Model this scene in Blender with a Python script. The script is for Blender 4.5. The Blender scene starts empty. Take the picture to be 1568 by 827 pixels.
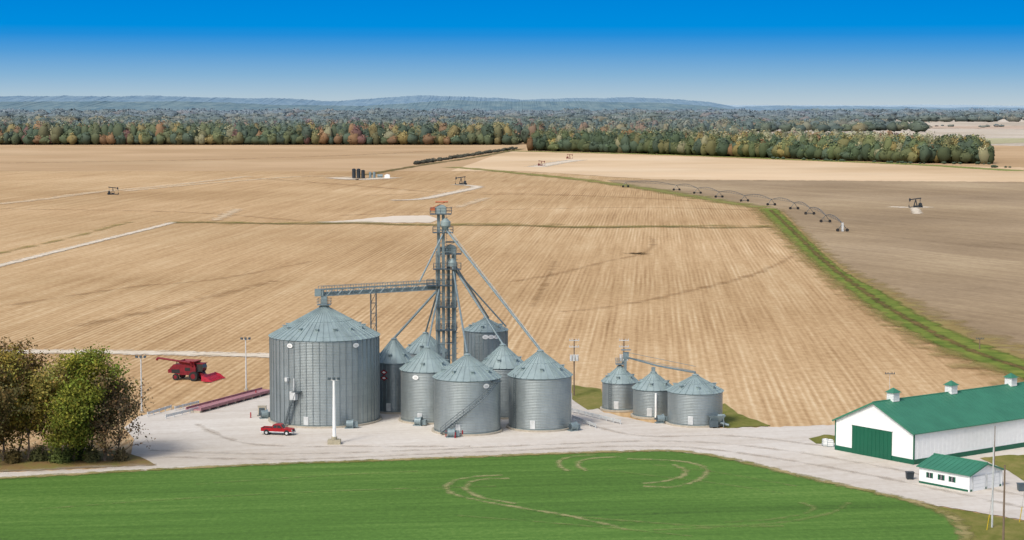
import bpy, bmesh, math, random
import numpy as np
from mathutils import Vector, Matrix
random.seed(7); rng=np.random.default_rng(7)
F=3000.0; CX=784.0; CY=413.5; HOR=163.0; CAMH=58.0
P=math.atan((CY-HOR)/F); cP,sP=math.cos(P),math.sin(P)

# ---------- projection helpers: image pixels cast from the camera -> ground coordinates and heights ----------
def G(px,py,z=0.0):
    k=(CY-py)/F; t=(CAMH-z)/(sP-k*cP)
    return Vector(((px-CX)/F*t,(cP+k*sP)*t,z))
def Zat(p,py):
    k=(CY-py)/F
    return CAMH+p.y*(k*cP-sP)/(cP+k*sP)
def depth(p): return p.y*cP-(p.z-CAMH)*sP
def lin(r,g,b):
    f=lambda c:(c/255/12.92) if c/255<=0.04045 else ((c/255+0.055)/1.055)**2.4
    return (f(r),f(g),f(b),1)

# ---------- materials ----------
def newmat(name):
    m=bpy.data.materials.new(name); m.use_nodes=True
    nt=m.node_tree; b=nt.nodes['Principled BSDF']; return m,nt,b
def N(nt,t,**kw):
    n=nt.nodes.new(t)
    for k,v in kw.items():
        if k.startswith('i_'): n.inputs[k[2:].replace('_',' ')].default_value=v
        else: setattr(n,k,v)
    return n
def ramp(nt,stops):
    r=nt.nodes.new('ShaderNodeValToRGB'); e=r.color_ramp.elements
    e[0].position,e[0].color=stops[0]; e[1].position,e[1].color=stops[-1]
    for p,c in stops[1:-1]:
        x=e.new(p); x.color=c
    return r
def mth(nt,op,a,b=None,c=None):
    n=nt.nodes.new('ShaderNodeMath'); n.operation=op
    for i,x in enumerate((a,b,c)):
        if x is None: continue
        if isinstance(x,(int,float)): n.inputs[i].default_value=x
        else: nt.links.new(x,n.inputs[i])
    return n.outputs[0]
def simple(name,col,rough=0.6,metal=0.0,var=0.15,scale=1.5,spec=0.4):
    m,nt,b=newmat(name)
    tc=N(nt,'ShaderNodeTexCoord'); no=N(nt,'ShaderNodeTexNoise',i_Scale=scale,i_Detail=4.0)
    nt.links.new(tc.outputs['Object'],no.inputs['Vector'])
    c=col[:3]
    r=ramp(nt,[(0.3,tuple(x*(1-var) for x in c)+(1,)),(0.7,tuple(min(1,x*(1+var)) for x in c)+(1,))])
    nt.links.new(no.outputs['Fac'],r.inputs['Fac']); nt.links.new(r.outputs['Color'],b.inputs['Base Color'])
    b.inputs['Roughness'].default_value=rough; b.inputs['Metallic'].default_value=metal
    b.inputs['Specular IOR Level'].default_value=spec
    return m
def vnoise(nt,scale,detail=4,vec=None,sc=(1,1,1),rot=0,rough=0.5):
    if vec is None: vec=N(nt,'ShaderNodeNewGeometry').outputs['Position']
    if rot:
        mp=N(nt,'ShaderNodeMapping'); mp.inputs['Rotation'].default_value=(0,0,rot)
        nt.links.new(vec,mp.inputs['Vector']); vec=mp.outputs[0]
    mp=N(nt,'ShaderNodeMapping'); mp.inputs['Scale'].default_value=sc
    nt.links.new(vec,mp.inputs['Vector'])
    no=N(nt,'ShaderNodeTexNoise',i_Scale=scale,i_Detail=float(detail),i_Roughness=rough)
    nt.links.new(mp.outputs[0],no.inputs['Vector']); return no.outputs['Fac']
def fieldmat(name,rot,stops,w=(0.3,0.25,0.35,0.25),row=1.0,big=0.006,fine=0.35,rows=0.0,pitch=1.52,rc=0.012,tint=None):
    m,nt,b=newmat(name)
    n1=vnoise(nt,row,3,sc=(1,rc,1),rot=rot)
    n2=vnoise(nt,0.16,3,sc=(1,0.025,1),rot=rot)
    n3=vnoise(nt,big,8,sc=(1,0.7,1),rot=rot,rough=0.6)
    n4=vnoise(nt,fine,6,sc=(1,0.6,1),rough=0.75)
    s=mth(nt,'MULTIPLY',n1,w[0]); s=mth(nt,'MULTIPLY_ADD',n2,w[1],s); s=mth(nt,'MULTIPLY_ADD',n3,w[2],s); s=mth(nt,'MULTIPLY_ADD',n4,w[3],s)
    s=mth(nt,'DIVIDE',s,sum(w))
    if rows:
        g=N(nt,'ShaderNodeNewGeometry'); mp=N(nt,'ShaderNodeMapping'); mp.inputs['Rotation'].default_value=(0,0,rot); nt.links.new(g.outputs['Position'],mp.inputs['Vector'])
        sx=N(nt,'ShaderNodeSeparateXYZ'); nt.links.new(mp.outputs[0],sx.inputs[0])
        wob=vnoise(nt,0.03,2,rot=rot,sc=(1,.3,1)); xx=mth(nt,'MULTIPLY_ADD',wob,1.2,sx.outputs['X'])
        a=mth(nt,'SINE',mth(nt,'MULTIPLY',xx,2*math.pi/pitch)); c=mth(nt,'SINE',mth(nt,'MULTIPLY',xx,2*math.pi/9.12))
        msk=vnoise(nt,0.012,4,rot=rot,sc=(1,.6,1)); msk=mth(nt,'MULTIPLY',mth(nt,'MAXIMUM',mth(nt,'SUBTRACT',msk,0.36),0.0),4.0)
        s=mth(nt,'MULTIPLY_ADD',mth(nt,'MULTIPLY',mth(nt,'ADD',a,mth(nt,'MULTIPLY',c,0.35)),msk),rows,s)
    r=ramp(nt,stops); nt.links.new(s,r.inputs['Fac']); col=r.outputs['Color']
    # broad dry / damp soil zones
    n5=vnoise(nt,0.0035,5,sc=(1,1.0,1),rough=0.55); r5=ramp(nt,[(0.36,(0.84,0.82,0.78,1)),(0.5,(0.96,0.955,0.945,1)),(0.62,(1.04,1.05,1.07,1))]); nt.links.new(n5,r5.inputs['Fac'])
    mx=N(nt,'ShaderNodeMix',data_type='RGBA',blend_type='MULTIPLY'); mx.inputs[0].default_value=1; nt.links.new(col,mx.inputs[6]); nt.links.new(r5.outputs['Color'],mx.inputs[7]); col=mx.outputs[2]
    nt.links.new(col,b.inputs['Base Color'])
    b.inputs['Roughness'].default_value=0.95; b.inputs['Specular IOR Level'].default_value=0.1
    return m
def stripmat(name,c1,c2,a=1.0,edge=0.25,nsc=0.3,thr=0.0):
    """strip with broken, noisy edges: alpha from v (0..1 across) and noise"""
    m,nt,b=newmat(name)
    uv=N(nt,'ShaderNodeUVMap'); sx=N(nt,'ShaderNodeSeparateXYZ'); nt.links.new(uv.outputs[0],sx.inputs[0])
    v=sx.outputs['Y']; d=mth(nt,'SUBTRACT',0.5,mth(nt,'ABSOLUTE',mth(nt,'SUBTRACT',v,0.5)))
    no=vnoise(nt,nsc,5,rough=0.65)
    q=mth(nt,'ADD',mth(nt,'DIVIDE',d,edge),mth(nt,'MULTIPLY',mth(nt,'SUBTRACT',no,0.5+thr),4.0))
    cl=N(nt,'ShaderNodeClamp'); nt.links.new(q,cl.inputs[0])
    al=mth(nt,'MULTIPLY',cl.outputs[0],a)
    no2=vnoise(nt,0.15,6,rough=0.65); r=ramp(nt,[(0.35,c1),(0.65,c2)])
    nt.links.new(no2,r.inputs['Fac']); nt.links.new(r.outputs['Color'],b.inputs['Base Color'])
    nt.links.new(al,b.inputs['Alpha']); b.inputs['Roughness'].default_value=0.95; b.inputs['Specular IOR Level'].default_value=0.1
    return m

# ---------- mesh builder ----------
class B:
    def __init__(s): s.v=[]; s.f=[]; s.m=[]
    def add(s,vs,fs,mi=0):
        o=len(s.v); s.v+= [tuple(v) for v in vs]; s.f+=[tuple(i+o for i in f) for f in fs]; s.m+=[mi]*len(fs)
    def box(s,c,d,mi=0,rz=0.0,ry=0.0):
        M=Matrix.Rotation(rz,3,'Z')@Matrix.Rotation(ry,3,'Y'); c=Vector(c)
        vs=[c+M@Vector((x*d[0]/2,y*d[1]/2,z*d[2]/2)) for x in(-1,1) for y in(-1,1) for z in(-1,1)]
        s.add(vs,[(0,1,3,2),(4,6,7,5),(0,4,5,1),(2,3,7,6),(0,2,6,4),(1,5,7,3)],mi)
    def fbox(s,o,u,w,a,b,z,mi=0):
        vs=[o+u*x+w*y+Vector((0,0,q)) for x in a for y in b for q in z]
        s.add(vs,[(0,1,3,2),(4,6,7,5),(0,4,5,1),(2,3,7,6),(0,2,6,4),(1,5,7,3)],mi)
    def tube(s,p,q,r,n=6,r2=None,mi=0,caps=True):
        p=Vector(p);q=Vector(q); d=(q-p)
        if d.length<1e-6: return
        d.normalize(); a=Vector((0,0,1)) if abs(d.z)<0.95 else Vector((1,0,0))
        x=d.cross(a).normalized(); y=d.cross(x); r2=r if r2 is None else r2
        vs=[]
        for c,rr in((p,r),(q,r2)):
            for i in range(n):
                t=2*math.pi*i/n; vs.append(c+x*math.cos(t)*rr+y*math.sin(t)*rr)
        fs=[(i,(i+1)%n,n+(i+1)%n,n+i) for i in range(n)]
        if caps: fs+=[tuple(range(n-1,-1,-1)),tuple(range(n,2*n))]
        s.add(vs,fs,mi)
    def beam(s,p,q,w,h,mi=0,up=Vector((0,0,1))):
        p=Vector(p);q=Vector(q); d=(q-p).normalized(); 
        if abs(d.dot(up))>0.98: up=Vector((1,0,0))
        x=d.cross(up).normalized(); y=x.cross(d)
        vs=[c+x*(i*w/2)+y*(j*h/2) for c in(p,q) for i in(-1,1) for j in(-1,1)]
        s.add(vs,[(0,1,3,2),(4,6,7,5),(0,4,5,1),(2,3,7,6),(0,2,6,4),(1,5,7,3)],mi)
    def cyl(s,c,r,z0,z1,n=24,r2=None,mi=0,caps=True):
        s.tube((c[0],c[1],z0),(c[0],c[1],z1),r,n,r2,mi,caps)
    def prism(s,prof,y0,y1,mi=0):
        n=len(prof); vs=[(x,y0,z) for x,z in prof]+[(x,y1,z) for x,z in prof]
        s.add(vs,[(i,(i+1)%n,n+(i+1)%n,n+i) for i in range(n)]+[tuple(range(n-1,-1,-1)),tuple(range(n,2*n))],mi)
    def obj(s,name,mats,parent=None,smooth=False,loc=None,rz=None):
        me=bpy.data.meshes.new(name); me.from_pydata(s.v,[],s.f)
        for m in (mats if isinstance(mats,(list,tuple)) else [mats]): me.materials.append(m)
        me.polygons.foreach_set('material_index',s.m)
        if smooth: me.polygons.foreach_set('use_smooth',[True]*len(s.f))
        bm=bmesh.new(); bm.from_mesh(me); bmesh.ops.recalc_face_normals(bm,faces=bm.faces)
        if smooth:
            for e in bm.edges:
                if len(e.link_faces)==2 and e.calc_face_angle(0)>0.7: e.smooth=False
        bm.to_mesh(me); bm.free()
        ob=bpy.data.objects.new(name,me); bpy.context.collection.objects.link(ob)
        if parent: ob.parent=parent
        if loc is not None: ob.location=loc
        if rz is not None: ob.rotation_euler=(0,0,rz)
        return ob
def empty(name,loc=(0,0,0),rz=0,sc=1):
    e=bpy.data.objects.new(name,None); e.location=loc; e.rotation_euler=(0,0,rz); e.scale=(sc,)*3
    e.empty_display_size=0.5; bpy.context.collection.objects.link(e); return e

# ---------- ground sheets ----------
def dens(pts,step=7,jit=0.0,closed=True):
    out=[]; n=len(pts)
    for i in range(n if closed else n-1):
        a=pts[i]; b=pts[(i+1)%n]; L=math.hypot(b[0]-a[0],b[1]-a[1]); k=max(1,int(L/step))
        for j in range(k):
            t=j/k; out.append((a[0]+(b[0]-a[0])*t,a[1]+(b[1]-a[1])*t+(random.uniform(-jit,jit) if j else 0)))
    if not closed: out.append(pts[-1])
    return out
def sheet(name,pts,z,mat,jit=0.5,parent=None):
    q=dens(pts,7,jit); bm=bmesh.new()
    f=bm.faces.new([bm.verts.new(G(*p)+Vector((0,0,z))) for p in q])
    bmesh.ops.triangulate(bm,faces=[f]); bmesh.ops.recalc_face_normals(bm,faces=bm.faces)
    if sum(f.normal.z for f in bm.faces)<0: bmesh.ops.reverse_faces(bm,faces=bm.faces)
    me=bpy.data.meshes.new(name); bm.to_mesh(me); bm.free(); me.materials.append(mat)
    ob=bpy.data.objects.new(name,me); bpy.context.collection.objects.link(ob); ob.parent=parent; return ob
def smoothpts(pts,k=6):
    out=[]; n=len(pts); V=[Vector(p) for p in pts]
    for i in range(n-1):
        p0=V[max(i-1,0)];p1=V[i];p2=V[i+1];p3=V[min(i+2,n-1)]
        for j in range(k):
            t=j/k; out.append(0.5*((2*p1)+(-p0+p2)*t+(2*p0-5*p1+4*p2-p3)*t*t+(-p0+3*p1-3*p2+p3)*t**3))
    out.append(V[-1]); return out
def strip(name,L,R,z,mat,parent=None):
    n=len(L); vs=[]; fs=[]; uv=[]; u=0; acc=[0]
    for i in range(1,n): u+=(L[i]-L[i-1]).length; acc.append(u)
    for i in range(n):
        a=Vector((L[i].x,L[i].y,z)); b=Vector((R[i].x,R[i].y,z)); vs+=[a,b]
    for i in range(n-1):
        fs.append((2*i,2*i+1,2*i+3,2*i+2)); uv+=[(acc[i],0),(acc[i],1),(acc[i+1],1),(acc[i+1],0)]
    me=bpy.data.meshes.new(name); me.from_pydata(vs,[],fs); me.materials.append(mat)
    l=me.uv_layers.new(name='UVMap'); l.data.foreach_set('uv',[c for t in uv for c in t])
    ob=bpy.data.objects.new(name,me); bpy.context.collection.objects.link(ob); ob.parent=parent; return ob
ZB=[0]
def ribbon(name,pts,w,z,mat,parent=None,k=6):
    c=smoothpts([G(*p) for p in pts],k); L=[];R=[]; ZB[0]+=1; z=z+(ZB[0]%9)*0.004
    for i,p in enumerate(c):
        d=(c[min(i+1,len(c)-1)]-c[max(i-1,0)]).normalized(); nrm=Vector((-d.y,d.x,0))
        ww=w if not isinstance(w,(list,tuple)) else w[0]+(w[1]-w[0])*i/(len(c)-1)
        L.append(p+nrm*ww/2); R.append(p-nrm*ww/2)
    return strip(name,L,R,z,mat,parent)
def strip_px(name,Lp,Rp,z,mat,k=6):
    return strip(name,smoothpts([G(*p) for p in Lp],k),smoothpts([G(*p) for p in Rp],k),z,mat)

ROT=math.atan(216/F)
straw=fieldmat('stubble',ROT,[(0.34,lin(144,114,78)),(0.44,lin(180,148,107)),(0.52,lin(199,168,126)),(0.64,lin(221,198,159))],w=(0.28,0.16,0.3,0.42),fine=0.5,rows=0.042)
straw2=fieldmat('stubble_far',ROT+1.2,[(0.34,lin(166,139,104)),(0.5,lin(194,164,126)),(0.64,lin(210,185,149))],w=(0.15,0.2,0.5,0.2),big=0.003)  # greyer, paler stubble: distance haze put into the colour
distf=fieldmat('field_distant',0.3,[(0.36,lin(176,166,150)),(0.5,lin(202,190,172)),(0.62,lin(214,206,192))],w=(0.1,0.1,0.6,0.1),big=0.0012)  # pale greyed tones carry painted haze of the far plain
pale=fieldmat('pale_soil',ROT+1.3,[(0.34,lin(203,175,138)),(0.5,lin(219,192,155)),(0.66,lin(228,207,176))],w=(0.1,0.15,0.5,0.15),big=0.004)
soil=fieldmat('bare_soil',ROT-0.5,[(0.36,lin(132,113,88)),(0.46,lin(156,136,108)),(0.53,lin(171,150,120)),(0.64,lin(194,174,140))],w=(0.2,0.25,0.6,0.35),big=0.008)
wheat=fieldmat('wheat',1.45,[(0.36,lin(66,92,44)),(0.44,lin(80,113,50)),(0.51,lin(90,126,56)),(0.58,lin(108,140,68)),(0.68,lin(150,161,104))],w=(0.3,0.38,0.5,0.55),big=0.012,row=0.8,fine=1.3,rc=0.04)
gravel=fieldmat('gravel',1.3,[(0.36,lin(184,174,159)),(0.46,lin(203,195,183)),(0.54,lin(213,207,197)),(0.66,lin(229,225,217))],w=(0.25,0.3,0.5,0.35),big=0.03,fine=0.8)
dirt=fieldmat('dirt_verge',0.4,[(0.34,lin(110,92,62)),(0.48,lin(140,118,78)),(0.56,lin(130,128,70)),(0.66,lin(170,150,108))],w=(0.1,0.2,0.3,0.5),big=0.05)
weeds=fieldmat('weeds',0.4,[(0.34,lin(82,84,40)),(0.46,lin(112,116,54)),(0.56,lin(134,128,72)),(0.66,lin(160,140,95))],w=(0.1,0.2,0.3,0.5),big=0.05)

# ground grid
xs=sorted(set([s*v for v in(0,60,120,250,500,1000,2000,4000,8000,16000,40000,120000) for s in(-1,1)]))
ys=[-40000,-8000,-2000,-500,0,150,250,350,450,600,800,1100,1500,2000,3000,4500,7000,11000,18000,30000,60000,150000]
me=bpy.data.meshes.new('ground'); nx=len(xs)
me.from_pydata([(x,y,-0.05) for y in ys for x in xs],[],[(j*nx+i,j*nx+i+1,(j+1)*nx+i+1,(j+1)*nx+i) for j in range(len(ys)-1) for i in range(nx-1)])
me.materials.append(straw); ob=bpy.data.objects.new('ground',me); bpy.context.collection.objects.link(ob)

sheet('far_plain',[(-400,262),(300,262),(700,262),(1100,270),(1568,270),(2000,275),(2600,169),(-1000,169)],0.02,straw2,0.0)
sheet('far_field',[(-200,246),(300,256),(610,258),(800,226),(1100,230),(1800,230),(1800,205),(-200,205)],0.07,straw2,0.3)
sheet('distant_field',[(-300,206),(1000,206),(1400,222),(1900,226),(2300,167),(-800,167)],0.2,distf,0.3)
sheet('distant_field',[(1380,198),(1440,197),(1600,198),(1800,199),(1800,193),(1420,193)],0.4,fieldmat('field_pinkish',0.3,[(0.36,lin(190,170,150)),(0.62,lin(206,186,166))]),0.2)
sheet('distant_field',[(1500,222),(1560,219),(1800,221),(1800,212),(1500,212)],0.4,fieldmat('field_green_grey',0.3,[(0.36,lin(170,168,130)),(0.62,lin(190,184,150))]),0.2)
sheet('pale_field',[(690,262),(775,232),(1000,238),(1400,253),(1800,262),(1800,290),(1568,279),(1300,277),(1000,275),(800,262)],0.10,pale,0.3)
sheet('bare_soil_field',[(930,276),(1100,276),(1300,277),(1568,279),(1900,284),(1900,620),(1568,560),(1450,515),(1340,445),(1260,385),(1200,325),(1160,315),(1030,297),(960,285)],0.13,soil,0.4)
sheet('wheat_field',[(-150,742),(0,733),(200,722),(400,712),(600,705),(800,697),(950,692),(1030,691),(1090,698),(1150,711),(1250,735),(1350,757),(1400,769),(1445,786),(1470,803),(1482,830),(1490,900),(1490,1000),(-300,1000)],0.03,wheat,0.8)
sheet('gravel_yard',[(-150,731),(0,724),(150,718),(212,712),(200,700),(205,672),(190,655),(212,638),(262,628),(330,615),(412,598),(560,590),(880,602),(925,632),(1000,648),(1100,656),(1180,654),(1282,651),(1500,640),(1700,650),(1800,760),(1568,797),(1480,782),(1400,769),(1350,757),(1250,735),(1150,711),(1090,698),(1030,691),(950,692),(800,697),(600,705),(400,712),(200,722),(0,733),(-150,742)],0.045,gravel,0.8)
sheet('grass_verge',[(1400,770),(1480,783),(1568,798),(1750,830),(1800,1000),(1490,1000),(1482,830),(1470,803),(1445,786)],0.05,weeds,0.6)
sheet('grass_lawn',[(1500,702),(1545,697),(1700,700),(1700,730),(1575,742),(1545,722)],0.07,weeds,0.5)
sheet('grass_patch',[(1238,672),(1262,666),(1290,668),(1285,678),(1250,680)],0.07,weeds,0.5)
sheet('tree_litter',[(-150,700),(60,690),(180,690),(215,700),(240,713),(150,716),(0,722),(-150,728)],0.06,dirt,0.8)
sheet('weed_patch',[(876,590),(920,596),(930,625),(900,628),(876,612)],0.06,weeds,1.0)
sheet('dirt_patch',[(1075,622),(1110,618),(1130,634),(1180,652),(1120,656),(1090,652)],0.06,weeds,1.0)
sheet('oil_pad',[(468,341),(540,337),(600,331),(655,330),(672,336),(660,341)],0.09,fieldmat('pad_gravel',1.3,[(0.3,lin(200,185,160)),(0.6,lin(228,216,198)),(0.7,lin(232,222,206))]),0.5)

track=stripmat('track_gravel',lin(205,190,165),lin(226,216,198),1.0,0.3,0.4,0.02)
trackf=stripmat('track_faint',lin(215,192,155),lin(226,206,174),0.75,0.45,0.1,0.0)
darkl=stripmat('drain_line',lin(100,100,54),lin(140,124,76),0.75,0.5,0.05,0.02)
streak=stripmat('soil_streak',lin(132,100,62),lin(150,118,76),0.32,0.5,0.12,0.06)
grassm=stripmat('grass_strip',lin(86,108,40),lin(132,140,64),1.0,0.16,0.12,0.03)
grassm2=stripmat('grass_strip_dry',lin(140,132,72),lin(168,150,96),0.7,0.5,0.06,0.08)
drym=stripmat('dry_strip',lin(150,126,80),lin(166,152,96),0.85,0.3,0.1,0.03)
tyre=stripmat('tyre_marks',lin(150,154,100),lin(178,172,124),0.7,0.5,0.5,0.03)
tyref=stripmat('tyre_marks_faint',lin(126,144,80),lin(150,158,98),0.55,0.5,0.5,0.06)
verge=stripmat('verge_strip',lin(120,120,60),lin(176,160,115),0.9,0.4,0.5,0.03)
yardm=stripmat('yard_tracks',lin(174,162,145),lin(192,182,167),0.45,0.5,0.2,0.05)
tr=empty('farm_tracks')
ribbon('track_west',[(-60,421),(0,407),(120,377),(230,350),(268,340)],6,0.16,track,tr)
ribbon('track_verge',[(-60,404),(0,388),(100,366),(180,345),(200,340)],7,0.15,grassm2,tr)
ribbon('track_back',[(-60,540),(100,539),(250,541),(420,545)],11,0.10,track,tr)
ribbon('track_nw',[(-40,316),(60,306),(150,294),(260,284),(380,270)],14,0.16,trackf,tr)
ribbon('track_nw2',[(190,293),(330,280),(470,270),(560,272)],12,0.17,trackf,tr)
ribbon('track_mid',[(328,338),(345,330),(366,320)],9,0.16,trackf,tr)
ribbon('track_pump',[(600,307),(645,305),(690,296),(730,287),(715,284),(695,283)],12,0.16,track,tr)
ribbon('track_tank',[(515,272),(550,275),(600,272)],28,0.16,track,tr)
ribbon('track_pump2',[(700,318),(725,310),(745,303)],9,0.16,trackf,tr)
ribbon('track_pump3',[(820,256),(850,250),(885,245)],26,0.16,track,tr)
ribbon('track_pump4',[(1362,317),(1400,318),(1422,317)],14,0.16,track,tr)
ribbon('track_pump5',[(1400,318),(1405,328)],7,0.17,track,tr)
ribbon('track_edge',[(-60,728),(0,723),(120,717),(240,712)],4,0.09,yardm,tr)
dr=empty('drainage_lines')
ribbon('line_a',[(262,341),(350,341),(450,343),(540,342),(600,344),(700,345),(800,346),(900,349),(1000,347),(1090,349),(1180,348)],16,0.14,darkl,dr)
ribbon('line_a2',[(262,340),(400,342),(520,341),(660,344),(760,343),(900,347),(1050,346),(1180,346)],30,0.15,grassm2,dr)
ribbon('line_b',[(780,432),(860,418),(930,400),(985,388),(1000,372),(995,362)],5,0.14,streak,dr)
ribbon('line_c',[(860,478),(960,466),(1080,440),(1160,418),(1215,392)],5,0.14,streak,dr)
ribbon('line_d',[(520,330),(740,322),(980,318),(1160,322)],10,0.13,streak,dr)
ribbon('line_e',[(815,470),(838,425),(850,400)],4,0.14,streak,dr)
ribbon('line_f',[(0,470),(200,440),(330,428),(480,400)],5,0.13,streak,dr)
ribbon('line_g',[(560,300),(700,295),(900,300),(1100,310)],12,0.13,streak,dr)
ribbon('line_i',[(0,320),(150,322),(300,326),(460,338)],12,0.13,streak,dr)
ribbon('line_j',[(380,272),(540,284),(700,296),(900,300)],14,0.13,streak,dr)
ribbon('line_k',[(120,500),(260,470),(420,430)],8,0.13,streak,dr)
ribbon('line_l',[(0,250),(250,246),(480,240),(660,232)],30,0.13,streak,dr)
ribbon('wet_spot',[(965,389),(975,388),(986,390)],9,0.15,stripmat('wet',lin(100,82,52),lin(120,98,62),0.7,0.5,0.3),dr)
# waterway
gw=empty('grass_waterway')
a=strip_px('bank',[(1140,318),(1172,352),(1215,398),(1275,450),(1340,502),(1430,552),(1558,606),(1700,656)],
              [(1200,320),(1262,372),(1318,415),(1400,452),(1474,490),(1580,527),(1672,560),(1812,600)],0.20,drym); a.parent=gw
a=strip_px('grass',[(1158,319),(1195,355),(1240,400),(1300,450),(1365,497),(1450,540),(1568,585),(1700,625)],
              [(1192,320),(1240,367),(1292,414),(1365,454),(1440,497),(1530,535),(1640,575),(1800,622)],0.215,grassm); a.parent=gw
ribbon('dry_patches',[(1165,320),(1203,358),(1250,404),(1310,455),(1378,500),(1460,542),(1568,582)],5,0.225,grassm2,gw)
ribbon('channel',[(1180,322),(1212,352),(1262,400),(1330,452),(1400,495),(1480,535),(1568,566),(1650,590)],3.2,0.24,stripmat('channel',lin(92,84,48),lin(136,112,70),0.9,0.5,0.2),gw)
ribbon('upper_grass',[(690,256),(760,262),(860,272),(950,283),(1050,299),(1160,318)],[26,22],0.17,stripmat('grass_faint',lin(124,126,66),lin(156,152,90),0.85,0.4,0.05,0.02),gw)
ribbon('forest_verge',[(770,231),(900,234),(1050,238),(1250,246),(1400,252),(1560,262)],30,0.17,stripmat('grass_verge_far',lin(120,136,66),lin(150,156,90),0.9,0.3,0.03),gw)
ribbon('ditch',[(560,268),(640,254),(720,242),(800,228)],14,0.17,stripmat('ditch_dark',lin(92,86,50),lin(125,115,70),0.8,0.4,0.05),gw)
tm=empty('tyre_tracks')
for i,pts in enumerate([
 [(770,728),(725,731),(692,738),(684,748),(697,758),(735,767),(790,777),(850,787),(905,798),(960,812)],
 [(780,733),(738,735),(716,742),(716,752),(740,763),(790,772)],
 [(870,722),(858,714),(858,706),(876,700),(915,697)],
 [(898,722),(886,714),(890,706),(915,702),(950,700)],
 [(985,745),(1030,746),(1065,737),(1082,724),(1072,713),(1035,706),(960,703)],
 [(985,741),(1020,737),(1046,728),(1048,719),(1030,712)],
 [(1110,800),(1180,796),(1235,786),(1246,777),(1225,770)],
 [(1000,812),(1100,808),(1200,800),(1275,785),(1300,770)],
 [(860,790),(960,798),(1080,806),(1200,806)],
 [(930,720),(1000,729),(1100,741),(1200,756)],
 [(300,742),(480,730),(640,722)],[(60,780),(280,764),(520,752),(760,745)],[(700,790),(900,806),(1060,822)],[(1000,712),(1100,724),(1220,745)]]):
    ribbon('mark_%d'%i,pts,1.6 if i<9 else 1.0,0.06,tyre if i<6 else tyref,tm)
ribbon('verge_n',[(-60,737),(0,733),(200,722),(400,712),(600,705),(800,697),(950,692),(1030,691),(1090,698),(1150,711),(1250,735),(1350,757),(1400,769),(1445,786),(1470,803),(1484,835)],3.0,0.10,verge,tm,8)
for i,pts in enumerate([[(230,690),(420,696),(640,690),(820,682),(1000,676),(1130,682),(1300,706),(1568,760)],[(250,700),(450,704),(700,694),(950,684),(1100,690),(1300,722),(1568,778)],[(300,650),(380,680),(560,684),(720,684)],[(900,650),(980,668),(1120,668),(1270,684)]]):
    ribbon('yard_mark_%d'%i,pts,2.2,0.08,yardm,tm)

# ---------- metal / paint ----------
def binmat(name,c,metal=0.55):
    m,nt,b=newmat(name)
    tc=N(nt,'ShaderNodeTexCoord'); s=N(nt,'ShaderNodeSeparateXYZ'); nt.links.new(tc.outputs['Object'],s.inputs[0])
    ang=mth(nt,'ARCTAN2',s.outputs['Y'],s.outputs['X']); u=mth(nt,'MULTIPLY',ang,24/(2*math.pi)); v=mth(nt,'DIVIDE',s.outputs['Z'],1.12)
    cb=N(nt,'ShaderNodeCombineXYZ'); nt.links.new(u,cb.inputs[0]); nt.links.new(v,cb.inputs[1])
    br=N(nt,'ShaderNodeTexBrick',i_Scale=1.0); br.inputs['Brick Width'].default_value=1; br.inputs['Row Height'].default_value=1
    br.inputs['Mortar Size'].default_value=0.03; br.inputs['Mortar Smooth'].default_value=0.8
    c=c[:3]; br.inputs['Color1'].default_value=tuple(x*0.95 for x in c)+(1,); br.inputs['Color2'].default_value=tuple(x*1.04 for x in c)+(1,)
    br.inputs['Mortar'].default_value=tuple(x*0.84 for x in c)+(1,); nt.links.new(cb.outputs[0],br.inputs['Vector'])
    no=vnoise(nt,0.5,5,vec=tc.outputs['Object'],sc=(1,1,0.2),rough=0.6)
    r=ramp(nt,[(0.3,(0.84,0.84,0.84,1)),(0.7,(1.08,1.08,1.08,1))]); nt.links.new(no,r.inputs['Fac'])
    mx=N(nt,'ShaderNodeMix',data_type='RGBA',blend_type='MULTIPLY'); mx.inputs[0].default_value=1
    nt.links.new(br.outputs['Color'],mx.inputs[6]); nt.links.new(r.outputs['Color'],mx.inputs[7]); nt.links.new(mx.outputs[2],b.inputs['Base Color'])
    b.inputs['Metallic'].default_value=metal; b.inputs['Roughness'].default_value=0.36
    wv=mth(nt,'SINE',mth(nt,'MULTIPLY',s.outputs['Z'],2*math.pi/0.28)); bp=N(nt,'ShaderNodeBump',i_Strength=0.5,i_Distance=0.03)
    nt.links.new(wv,bp.inputs['Height']); nt.links.new(bp.outputs[0],b.inputs['Normal'])
    return m
galv=binmat('galvanised_corrugated',lin(160,170,171),0.6)
galvd=binmat('galvanised_weathered',lin(132,143,146),0.5)
roofm=simple('roof_steel',lin(152,169,169),0.5,0.3,0.12,0.6)
steel=simple('steel_frame',lin(128,144,148),0.5,0.3,0.15)
dsteel=simple('dark_steel',lin(84,96,102),0.5,0.3)
conc=simple('concrete',lin(176,168,152),0.9,0,0.12)
white=simple('white_paint',lin(236,238,236),0.6,0,0.04)
green=simple('green_metal',lin(60,122,97),0.5,0,0.1,0.3)
dgreen=simple('dark_green_metal',lin(20,92,68),0.45,0,0.08,0.3)
red=simple('red_paint',lin(160,22,32),0.35,0,0.1); maroon=simple('combine_red',lin(118,24,36),0.5,0,0.25)
pink=simple('header_red',lin(170,38,60),0.5,0,0.2); black=simple('black_rubber',(0.02,0.02,0.02),0.7)
glass=simple('dark_glass',(0.02,0.025,0.03),0.1,0,0.1,spec=0.8); wood=simple('pole_wood',lin(120,104,88),0.9)
orange=simple('orange_motor',lin(180,98,58),0.5); lgrey=simple('light_grey',lin(196,200,200),0.5)
rust=simple('faded_red_deck',lin(168,122,126),0.8,0,0.2); yellow=simple('yellow_paint',lin(200,170,30),0.5); bark=simple('bark',lin(112,98,84),0.95,0,0.3)
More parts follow.
